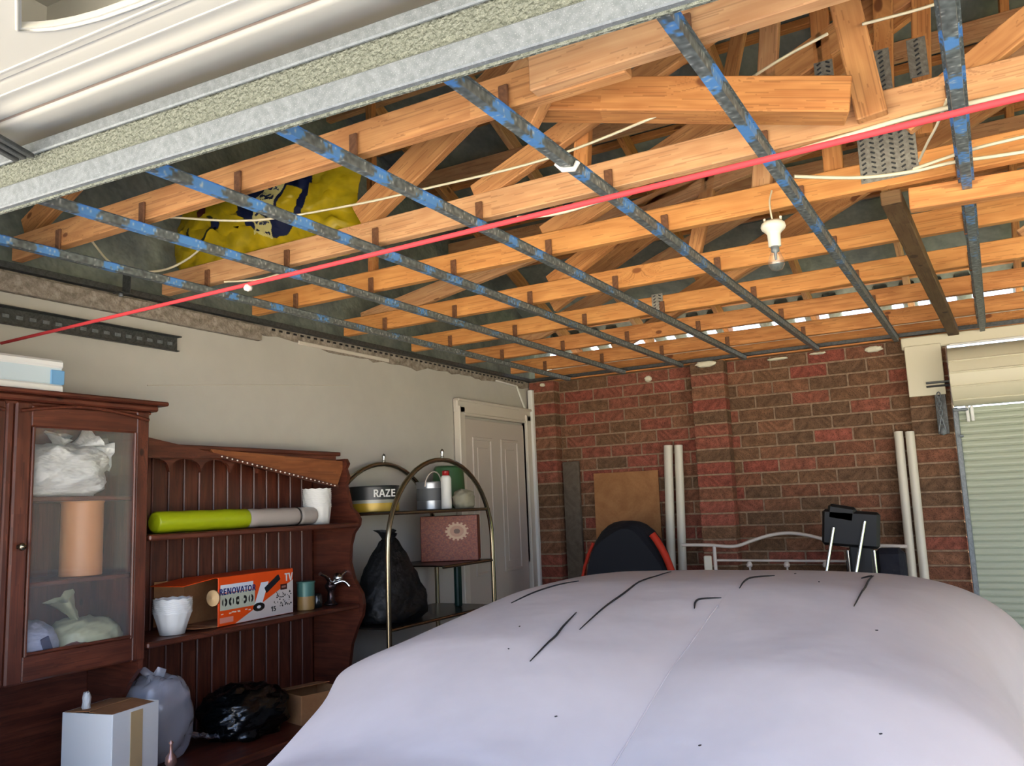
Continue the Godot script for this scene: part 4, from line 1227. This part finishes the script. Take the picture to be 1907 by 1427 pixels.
	t = thing("brass_finial", "small brass turned finial standing on the counter before the clear bag", "finial", Vector3(-2.58, 0.61, -2.05))
	b = MB.new()
	b.lathe([Vector2(0, 0), Vector2(0.028, 0), Vector2(0.026, 0.008), Vector2(0.008, 0.02), Vector2(0.008, 0.035), Vector2(0.02, 0.055), Vector2(0.018, 0.075), Vector2(0.006, 0.09), Vector2(0.005, 0.115), Vector2(0.009, 0.122), Vector2(0, 0.13)], 16)
	put("turning", b, mat(Color(0.62, 0.47, 0.42), 0.3, 0.7), t)
	var k := 0
	for p in [Vector3(-2.56, 0.61, -1.60), Vector3(-2.545, 0.61, -1.66)]:
		b = crumple(Vector3(0.018, 0.008, 0.022), 0.4, 2.0, 670 + k, true, 8, 12)
		tag(put("foil_scrap", b, M.chrome, null, p + Vector3(0, 0.006, 0)), ["left bit of crumpled foil on the counter before the white box", "right bit of crumpled foil on the counter before the white box"][k], "foil", "foil scraps")
		k += 1

func cup_stack(at: Vector3, r0: float, r1: float, h: float, n: int, label: String) -> void:
	var t := thing("cup_stack", label, "cups", at, 0, "")
	var ch := 0.085
	for k in n:
		var y := (h - ch) * k / (n - 1.0)
		var b := MB.new()
		var rows := []
		for q in [Vector2(0.0, 0), Vector2(r0, 0), Vector2(lerp(r0, r1, 0.5), ch * 0.5), Vector2(r1, ch - 0.006), Vector2(r1 + 0.003, ch), Vector2(r1 - 0.002, ch - 0.001), Vector2(r0 - 0.002, 0.006), Vector2(0.0, 0.006)]:
			var row := PackedVector3Array()
			for i in 49:
				var a := -TAU * (i % 48) / 48
				var rr: float = q.x * (1.0 + (0.018 * sin(a * -12.0 + k) if q.y > ch * 0.4 else 0.0))
				row.append(Vector3(cos(a) * rr, q.y + y + (0.002 * sin(a * 12.0) if q.y > ch * 0.9 else 0.0), sin(a) * rr))
			rows.append(row)
		b.grid(rows, true)
		put("cup", b, M.white, t)

# printed carton for a power tool, open at its left end
func orange_box() -> void:
	var W := 456
	var H := 192
	var img := Image.create(W, H, false, Image.FORMAT_RGB8)
	var og := Color(0.90, 0.30, 0.04)
	img.fill(og)
	var r := RandomNumberGenerator.new()
	r.seed = 9
	for y in H:
		for x in W:
			# pale field running down to the right
			if y > 175 - (x - 60) * 0.40 + 30.0 and x > 70: img.set_pixel(x, y, Color(0.80, 0.77, 0.75))
			if x > 8 and x < 210 and y > 64 and y < 132: img.set_pixel(x, y, Color(0.72, 0.74, 0.66))
	img.fill_rect(Rect2i(10, 30, 190, 32), Color(0.86, 0.88, 0.90))
	# row of tool heads
	for k in 5:
		var cx := 34 + k * 38
		for y in range(74, 126):
			for x in range(cx - 17, cx + 17):
				var d := Vector2(x - cx, (y - 100) * 0.9).length()
				if d < 15.0 and d > 5.0 and (k + x / 9) % 3 != 0: img.set_pixel(x, y, Color(0.06, 0.06, 0.06))
	# the tool: pale body rising to a dark battery, black foot
	for y in range(18, 172):
		for x in range(200, 400):
			var p := Vector2(x, y)
			var body := absf((p - Vector2(250, 110)).dot(Vector2(0.95, -0.31)))
			if y > 40 and y < 150 and absf(x - 240.0 - (110.0 - y) * 0.45) < 24.0: img.set_pixel(x, y, Color(0.86, 0.88, 0.90))
			var q := p - Vector2(320, 52)
			if absf(q.dot(Vector2(0.87, -0.5))) < 52.0 and absf(q.dot(Vector2(0.5, 0.87))) < 14.0: img.set_pixel(x, y, Color(0.07, 0.09, 0.12))
			var e := (p - Vector2(235, 142)) / Vector2(36, 18)
			if e.length() < 1.0 and e.length() > 0.35: img.set_pixel(x, y, Color(0.05, 0.05, 0.06))
	for k in 46:
		var p := Vector2i(330 + r.randi() % 108, 92 + r.randi() % 62)
		img.fill_rect(Rect2i(p, Vector2i(3 + r.randi() % 8, 3 + r.randi() % 5)), Color(0.05, 0.05, 0.05))
	img.fill_rect(Rect2i(372, 62, 44, 24), Color(0.22, 0.05, 0.05))
	img.fill_rect(Rect2i(380, 69, 28, 9), Color(0.6, 0.45, 0.4))
	for k in 8: img.fill_rect(Rect2i(10 + r.randi() % 200, 140 + r.randi() % 8, 14, 5), Color(0.86, 0.78, 0.72))
	img.fill_rect(Rect2i(8, 160, 76, 22), Color(0.86, 0.55, 0.48))
	var pm := mat(Color.WHITE, 0.4)
	pm.albedo_texture = tex(img)
	var t := thing("tool_carton", "orange printed power tool carton, open at its left end, on the lower shelf", "box", Vector3(-2.79, 1.058, -2.43), 0.08)
	var q := QuadMesh.new()
	q.size = Vector2(0.456, 0.192)
	var f := put("printed_front", q, pm, t, Vector3(0.0032, 0.098, -0.228))
	f.rotation.y = PI / 2
	var om := mat(og, 0.45)
	block("front", Vector3(0.004, 0.195, 0.456), om, t, Vector3(0, 0.098, -0.228), 0.001)
	block("back", Vector3(0.004, 0.195, 0.456), M.card, t, Vector3(-0.19, 0.098, -0.228), 0.001)
	block("top", Vector3(0.19, 0.004, 0.456), om, t, Vector3(-0.095, 0.194, -0.228), 0.001)
	block("bottom", Vector3(0.19, 0.004, 0.456), M.card, t, Vector3(-0.095, 0.003, -0.228), 0.001)
	block("end", Vector3(0.19, 0.19, 0.004), om, t, Vector3(-0.095, 0.098, -0.455), 0.001)
	var b := MB.new()
	b.box(Vector3(0.18, 0.003, 0.17), 0.001, Transform3D(Basis(Vector3.RIGHT, 0.10), Vector3(-0.10, 0.186, 0.088)))
	put("top_flap", b, om, t)
	b = MB.new()
	b.box(Vector3(0.003, 0.18, 0.12), 0.001, Transform3D(Basis(Vector3.UP, -0.5), Vector3(-0.215, 0.098, 0.05)))
	put("side_flap", b, M.card, t)
	b = MB.new()
	b.box(Vector3(0.18, 0.003, 0.12), 0.001, Transform3D(Basis(Vector3.RIGHT, -0.08), Vector3(-0.095, 0.006, 0.065)))
	put("bottom_flap", b, M.card, t)
	b = MB.new()
	b.lathe([Vector2(0, 0), Vector2(0.032, 0), Vector2(0.032, 0.01), Vector2(0, 0.012)], 20, Transform3D(Basis(Vector3.RIGHT, PI / 2), Vector3(-0.02, 0.115, 0.0)))
	put("round_sticker", b, mat(Color(0.86, 0.72, 0.52), 0.5), t)
	lettering("RENOVATOR", 0.027, mat(Color(0.06, 0.16, 0.40), 0.5), t, Vector3(0.0045, 0.136, -0.108), true)
	lettering("TV", 0.036, M.white, t, Vector3(0.0045, 0.160, -0.425), true)
	lettering("15", 0.022, M.black, t, Vector3(0.0045, 0.032, -0.325), true)

func lettering(text: String, size: float, m: Material, parent: Node, at: Vector3, face_x := false) -> void:
	var tm := TextMesh.new()
	var f := SystemFont.new()
	f.font_names = PackedStringArray(["Droid Sans"])
	f.font_weight = 700
	tm.font = f
	tm.text = text
	tm.font_size = 32
	tm.pixel_size = size / 24.0
	tm.depth = 0.0012
	var o := put("lettering", tm, m, parent, at)
	if face_x: o.rotation.y = PI / 2

# ------------------------------------------------------------------ brass shelf unit by the inner door
func build_etagere() -> void:
	var e := thing("arched_shelf_unit", "brass shelf unit with two arched ends beside the inner door", "shelf unit", Vector3(-2.8, 0, -3.77))
	var o := Vector3(-2.8, 0, -3.77)
	for x in [-2.60, -3.0]:
		var pts := [Vector3(x, 0, -3.292) - o, Vector3(x, 0.6, -3.292) - o, Vector3(x, 1.28, -3.292) - o]
		for i in range(1, 24):
			var a := PI * i / 24.0
			pts.append(Vector3(x, 1.30 + sin(a) * 0.455, -3.78 + cos(a) * 0.488) - o)
		pts.append(Vector3(x, 1.28, -4.268) - o); pts.append(Vector3(x, 0.6, -4.268) - o); pts.append(Vector3(x, 0, -4.268) - o)
		var b := MB.new()
		b.tube(pts, 0.0135, 10)
		put("arch", b, M.brass, e)
		for q in [0.0]:
			b = MB.new()
			b.lathe([Vector2(0, -0.02), Vector2(0.011, -0.015), Vector2(0.006, 0.0), Vector2(0.012, 0.012), Vector2(0.008, 0.024), Vector2(0, 0.03)], 12)
			put("finial", b, M.chrome, e, Vector3(x, 1.785, -3.78) - o)
	for s in [[1.485, -4.245, -3.32], [1.19, -4.262, -3.76], [0.93, -4.262, -3.30], [0.45, -4.262, -3.30]]:
		var z0: float = s[1]
		var z1: float = s[2]
		block("shelf", Vector3(0.41, 0.008, z1 - z0), mat(Color(0.10, 0.075, 0.055), 0.3), e, Vector3(-2.8, s[0], (z0 + z1) / 2) - o, 0.001)
		for x in [-2.60, -3.0]:
			var b := MB.new()
			b.tube([Vector3(x, s[0] - 0.006, z0) - o, Vector3(x, s[0] - 0.006, z1) - o], 0.008, 8)
			put("shelf_rail", b, M.brass, e)
	# upper shelf, from left to right
	var t := thing("paint_tin", "low wide dark tin with white lettering and yellow band on the brass unit", "tin", Vector3(-2.86, 1.490, -3.52))
	var b := MB.new()
	b.lathe([Vector2(0, 0), Vector2(0.128, 0), Vector2(0.130, 0.004), Vector2(0.130, 0.045)], 28)
	put("yellow_band", b, mat(Color(0.66, 0.54, 0.16), 0.35, 0.2), t)
	b = MB.new()
	b.lathe([Vector2(0.129, 0.045), Vector2(0.129, 0.062)], 28)
	put("pale_band", b, mat(Color(0.56, 0.56, 0.52), 0.4, 0.3), t)
	b = MB.new()
	b.lathe([Vector2(0.1285, 0.062), Vector2(0.1285, 0.125), Vector2(0.132, 0.128), Vector2(0.132, 0.134), Vector2(0.12, 0.134), Vector2(0.118, 0.128), Vector2(0, 0.128)], 28)
	put("dark_label", b, mat(Color(0.13, 0.14, 0.14), 0.4), t)
	var lt := Node3D.new()
	lt.name = "label_print"
	t.add_child(lt)
	lt.rotation.y = -0.50
	lettering("RAZE", 0.040, M.white, lt, Vector3(0.133, 0.094, 0), true)
	t = thing("paint_can", "silver paint can with a wire handle on the brass unit upper shelf", "can", Vector3(-2.84, 1.490, -4.00))
	b = MB.new()
	b.lathe([Vector2(0, 0), Vector2(0.078, 0), Vector2(0.080, 0.004), Vector2(0.080, 0.145), Vector2(0.083, 0.148), Vector2(0.083, 0.158), Vector2(0.075, 0.158), Vector2(0.073, 0.15), Vector2(0, 0.15)], 26)
	put("can", b, mat(Color(0.62, 0.63, 0.64), 0.3, 0.7), t)
	b = MB.new()
	b.lathe([Vector2(0.0805, 0.05), Vector2(0.0805, 0.12)], 26)
	put("label", b, mat(Color(0.36, 0.37, 0.38), 0.5), t)
	b = MB.new()
	var hp := []
	for i in 11:
		var a := PI * i / 10.0
		hp.append(Vector3(0.02 + 0.01 * sin(a), 0.13 + 0.085 * sin(a), cos(a) * 0.082))
	b.tube(hp, 0.004, 6)
	put("wire_handle", b, M.bed, t)
	t = thing("spray_bottle", "slim white bottle with a red cap beside the silver paint can", "bottle", Vector3(-2.72, 1.490, -3.985))
	b = MB.new()
	b.lathe([Vector2(0, 0), Vector2(0.028, 0), Vector2(0.03, 0.005), Vector2(0.03, 0.17), Vector2(0.024, 0.185), Vector2(0.016, 0.19), Vector2(0, 0.19)], 18)
	put("bottle", b, M.white, t)
	b = MB.new()
	b.lathe([Vector2(0.0, 0.188), Vector2(0.021, 0.188), Vector2(0.021, 0.212), Vector2(0.018, 0.216), Vector2(0, 0.216)], 16)
	put("red_cap", b, mat(Color(0.60, 0.06, 0.08), 0.4), t)
	t = thing("green_bucket", "green plastic bucket standing upside down on the brass unit upper shelf", "bucket", Vector3(-2.93, 1.490, -4.31))
	t.rotation.x = -0.06
	b = MB.new()
	b.lathe([Vector2(0.0, 0.0), Vector2(0.115, 0.0), Vector2(0.118, 0.01), Vector2(0.112, 0.02), Vector2(0.092, 0.24), Vector2(0.085, 0.255), Vector2(0.0, 0.258)], 28)
	put("bucket", b, mat(Color(0.20, 0.36, 0.22), 0.4), t)
	b = crumple(Vector3(0.055, 0.06, 0.075), 0.2, 2.0, 711, true, 14, 20)
	tag(put("white_cloth", b, mat(Color(0.60, 0.58, 0.50), 0.85), null, Vector3(-2.70, 1.536, -4.13)), "bundled off white cloth in front of the green bucket", "cloth")
	# patterned box on the middle shelf
	var img := Image.create(160, 160, false, Image.FORMAT_RGB8)
	var nz := noise(0.12, 720, 2)
	for y in 160:
		for x in 160:
			var c := Color(0.38, 0.115, 0.015).lerp(Color(0.52, 0.22, 0.05), clamp(0.5 + nz.get_noise_2d(x, y), 0, 1))
			if (int(x / 13.0) + int(y / 16.0)) % 2 == 0 and absf(nz.get_noise_2d(x * 2.0 + 70.0, y * 2.0)) < 0.10: c = Color(0.56, 0.32, 0.18)
			var d := Vector2(x - 102, y - 55).length()
			if d < 34.0: c = Color(0.74, 0.60, 0.48)
			if d < 34.0 and d > 28.0 and int(atan2(y - 55.0, x - 102.0) * 5.0) % 2 == 0: c = Color(0.48, 0.2, 0.12)
			if d < 20.0 and d > 9.0: c = Color(0.66, 0.48, 0.38)
			if d < 9.0: c = Color(0.36, 0.24, 0.16)
			img.set_pixel(x, y, c)
	var pm := mat(Color.WHITE, 0.5)
	pm.albedo_texture = tex(img)
	t = thing("patterned_box", "red brown patterned box with a cream medallion on the brass unit", "box", Vector3(-2.80, 1.195, -4.135), 0.50)
	block("carton", Vector3(0.33, 0.255, 0.19), mat(Color(0.36, 0.11, 0.07), 0.5), t, Vector3(0, 0.128, 0), 0.004)
	var q := QuadMesh.new()
	q.size = Vector2(0.322, 0.25)
	put("printed_front", q, pm, t, Vector3(0, 0.128, 0.0962))
	q = QuadMesh.new()
	q.size = Vector2(0.182, 0.25)
	var pm2 := mat(Color.WHITE, 0.5)
	pm2.albedo_texture = pm.albedo_texture
	pm2.uv1_scale = Vector3(0.40, 1, 1)
	var f := put("printed_side", q, pm2, t, Vector3(0.1662, 0.128, 0.0))
	f.rotation.y = PI / 2
	# black bags and dark things low down
	t = tied_bag("rubbish_bag", Vector3(0.20, 0.235, 0.28), relief(mat(Color(0.03, 0.032, 0.035), 0.6), 0.03, 92, 0.8), Vector3(-2.80, 0.935, -3.56), 730, [Vector3(0.02, 0.10, 0.03)], 0.10, 0.72)
	tag(t, "black rubbish bag with a tied neck on the brass shelf unit", "rubbish bag")
	b = crumple(Vector3(0.18, 0.16, 0.30), 0.12, 1.5, 740, true, 16, 24)
	tag(put("navy_bundle", b, relief(mat(Color(0.03, 0.035, 0.07), 0.8), 0.03, 47, 0.8), null, Vector3(-2.82, 0.585, -3.62)), "dark navy cloth bundle low on the brass shelf unit", "bundle")
	b = MB.new()
	b.box(Vector3(0.03, 0.25, 0.05), 0.008)
	tag(put("green_bottle", b, mat(Color(0.05, 0.16, 0.13), 0.4), null, Vector3(-2.75, 1.06, -4.12)), "dark green slim pack standing on the brass unit under the patterned box", "pack")

# ------------------------------------------------------------------ lines, bulb, bag in the roof
func build_lines() -> void:
	var b := MB.new()
	var a := Vector3(-3.06, 2.150, -1.678)
	var e := Vector3(4.43, 1.956, -0.95)
	var pts := []
	for i in 25:
		var f := i / 24.0
		pts.append(a.lerp(e, f) - Vector3(0, 0.016 * sin(PI * f), 0))
	b.tube(pts, 0.0058, 8)
	var rope := put("red_rope", b, M.rope)
	tag(rope, "taut red rope stretched across the garage under the battens", "rope")
	b = MB.new()
	b.lathe([Vector2(0, -0.01), Vector2(0.010, -0.006), Vector2(0.012, 0.0), Vector2(0.008, 0.008), Vector2(0, 0.01)], 10)
	put("knot", b, M.bed, rope, a.lerp(e, 0.186) - Vector3(0, 0.018, 0))
	tag(cable("cable", [Vector3(-2.70, 2.52, -1.74), Vector3(-2.745, 2.49, -1.82), Vector3(-2.83, 2.475, -1.93), Vector3(-2.86, 2.46, -2.03), Vector3(-2.76, 2.465, -2.11), Vector3(-2.62, 2.48, -2.11), Vector3(-2.49, 2.51, -2.09)], 0.0045, M.cable), "white cable hanging in a loop above the leftmost battens", "cable")
	tag(cable("cable", [Vector3(-2.32, 2.50, -1.79), Vector3(-2.11, 2.495, -1.972), Vector3(-1.764, 2.50, -2.066), Vector3(-1.478, 2.50, -2.091), Vector3(-1.045, 2.50, -2.108), Vector3(-0.64, 2.50, -2.02)], 0.004, M.cable), "long thin white cable over the battens from the yellow bag to the angled timber", "cable")
	tag(cable("cable", [Vector3(-0.47, 2.61, -2.19), Vector3(-0.36, 2.625, -2.15), Vector3(-0.25, 2.625, -2.10)], 0.004, M.cable), "short thin white cable between the angled timber and the strong post", "cable")
	tag(cable("cable", [Vector3(-0.18, 2.69, -2.225), Vector3(-0.01, 2.70, -2.25), Vector3(0.12, 2.72, -2.25)], 0.004, M.cable), "thin white cable high up between strong post and rightmost batten", "cable")
	tag(cable("cable", [Vector3(-1.28, 2.432, -2.335), Vector3(-1.14, 2.426, -2.36), Vector3(-0.97, 2.43, -2.345), Vector3(-0.91, 2.43, -2.34), Vector3(-0.70, 2.43, -2.335), Vector3(-0.50, 2.43, -2.325), Vector3(-0.43, 2.43, -2.32), Vector3(-0.22, 2.43, -2.285), Vector3(-0.05, 2.432, -2.27), Vector3(0.3, 2.432, -2.28), Vector3(2.4, 2.432, -2.30), Vector3(4.5, 2.432, -2.30)], 0.0065, M.cable), "thick cream cable running along under the second truss", "cable")
	tag(cable("cable", [Vector3(-0.43, 2.428, -2.50), Vector3(-0.26, 2.424, -2.62), Vector3(-0.12, 2.424, -2.66), Vector3(-0.01, 2.424, -2.655), Vector3(0.16, 2.424, -2.69), Vector3(0.5, 2.424, -2.72), Vector3(2.4, 2.424, -2.76), Vector3(4.5, 2.424, -2.78)], 0.0055, M.cable), "cream cable drooping under the big nail plate towards the right edge", "cable")
	tag(cable("cable", [Vector3(-0.12, 2.43, -2.66), Vector3(0.03, 2.43, -2.60), Vector3(0.16, 2.43, -2.585), Vector3(0.5, 2.43, -2.56), Vector3(2.4, 2.43, -2.62), Vector3(4.5, 2.43, -2.66)], 0.005, M.cable), "pale cable branching up to the right past the rightmost batten", "cable")
	tag(cable("cable", [Vector3(-0.01, 2.45, -2.26), Vector3(-0.04, 2.43, -2.36), Vector3(-0.07, 2.425, -2.46), Vector3(-0.10, 2.43, -2.60)], 0.004, M.cable), "short curved cream cable hanging right of the big nail plate", "cable")
	tag(cable("cable", [Vector3(-2.62, 2.436, -2.30), Vector3(-2.48, 2.43, -2.345), Vector3(-2.36, 2.434, -2.345)], 0.004, M.cable), "short pale cable under the left end of the second truss", "cable")
	# bare bulb
	var l := thing("bulb_holder", "white plastic lamp holder with an unlit clear bulb hanging from a wire", "lamp", Vector3(-0.552, 2.30, -2.75))
	b = MB.new()
	b.tube(smooth_path([Vector3(0.0, 0.085, 0), Vector3(-0.004, 0.12, 0), Vector3(-0.006, 0.16, -0.01), Vector3(0.0, 0.20, -0.03)], 4), 0.003, 6)
	put("wire", b, M.cable, l)
	b = MB.new()
	b.lathe([Vector2(0, 0.0), Vector2(0.020, 0.0), Vector2(0.021, 0.040), Vector2(0.026, 0.048), Vector2(0.037, 0.058), Vector2(0.040, 0.066), Vector2(0.038, 0.076), Vector2(0.030, 0.084), Vector2(0, 0.086)], 24)
	put("holder", b, M.white_plastic, l)
	for s in [-1, 1]:
		b = MB.new()
		b.tube([Vector3(s * 0.024, 0.08, 0), Vector3(s * 0.026, 0.098, 0)], 0.0045, 6)
		put("terminal", b, M.white_plastic, l)
	b = MB.new()
	b.lathe([Vector2(0.013, 0.004), Vector2(0.0135, -0.012), Vector2(0.018, -0.028), Vector2(0.026, -0.048), Vector2(0.026, -0.062), Vector2(0.018, -0.078), Vector2(0, -0.084)], 20)
	put("clear_bulb", b, M.glass, l)
	b = MB.new()
	b.lathe([Vector2(0, 0.0), Vector2(0.013, 0.0), Vector2(0.013, -0.018), Vector2(0.005, -0.022), Vector2(0.004, -0.045), Vector2(0, -0.047)], 12)
	put("bulb_base", b, M.galv, l)
	# yellow sack in the roof
	var W := 384
	var H := 256
	var img := Image.create(W, H, false, Image.FORMAT_RGB8)
	var nz := noise(0.03, 800, 3)
	for y in H:
		for x in W:
			var c := Color(0.72, 0.62, 0.05).lerp(Color(0.60, 0.53, 0.06), clamp(0.5 + nz.get_noise_2d(x, y) * 0.8, 0, 1))
			var p := Vector2(x - 236, y - 120).rotated(-0.30)
			# navy oval badge, cream strip with marks down its middle
			var el := (p / Vector2(66, 98)).length()
			if el < 1.0: c = Color(0.05, 0.09, 0.22)
			if el < 0.80 and el > 0.0 and p.x > 16 and absf(p.y) < 50.0 and (p - Vector2(30, -6)).length() < 34.0: c = Color(0.70, 0.60, 0.06)
			if absf(p.x + 6.0) < 17.0 and absf(p.y) < 104.0:
				c = Color(0.76, 0.72, 0.46)
				if int(p.y / 7.0) % 3 == 0 and absf(p.x + 6.0) < 13.0 and nz.get_noise_2d(x * 4.0, y * 4.0) > -0.1: c = Color(0.06, 0.10, 0.22)
			# small navy figure of a folded roll, lower left
			var g := Vector2(x - 78, y - 150)
			if absf(g.length() - 30.0) < 3.0 and g.y > -18.0: c = Color(0.12, 0.14, 0.10)
			if (g - Vector2(34, 12)).length() < 12.0: c = Color(0.06, 0.10, 0.25)
			if (g - Vector2(6, -40)).length() < 11.0: c = Color(0.30, 0.06, 0.10)
			img.set_pixel(x, y, c)
	var ym := relief(mat(Color.WHITE, 0.45), 0.02, 801, 0.5)
	ym.albedo_texture = tex(img)
	var rows_f := []
	var rows_b := []
	var n2 := noise(2.6, 802, 3)
	for i in 25:
		var rf := PackedVector3Array()
		var rb := PackedVector3Array()
		for k in 37:
			var u := k / 36.0
			var v := i / 24.0
			var puff := pow(max(0.0, sin(PI * u) * sin(PI * v)), 0.4) * 0.075
			var x := (u - 0.5) * 0.98 + 0.02 * sin(v * 9.0)
			var y := (0.5 - v) * 0.46 + 0.06 * sin(u * 5.0) - 0.02 + 0.03 * n2.get_noise_2d(u * 4.0, v * 4.0)
			var w := n2.get_noise_2d(u * 3.0 + 9.0, v * 3.0) * 0.022
			rf.append(Vector3(x, y, puff + w * min(1.0, puff * 30.0)))
			rb.append(Vector3(x, y, -puff))
		rows_f.append(rf)
		rb.reverse()
		rows_b.append(rb)
	b = MB.new()
	b.grid(rows_f)
	b.grid(rows_b)
	var bg := put("yellow_sack", b, ym, null, Vector3(-2.50, 2.735, -2.40))
	bg.rotation = Vector3(-0.10, 0.05, 0.10)
	tag(bg, "crumpled yellow insulation sack with a navy badge stuffed in the roof", "sack")
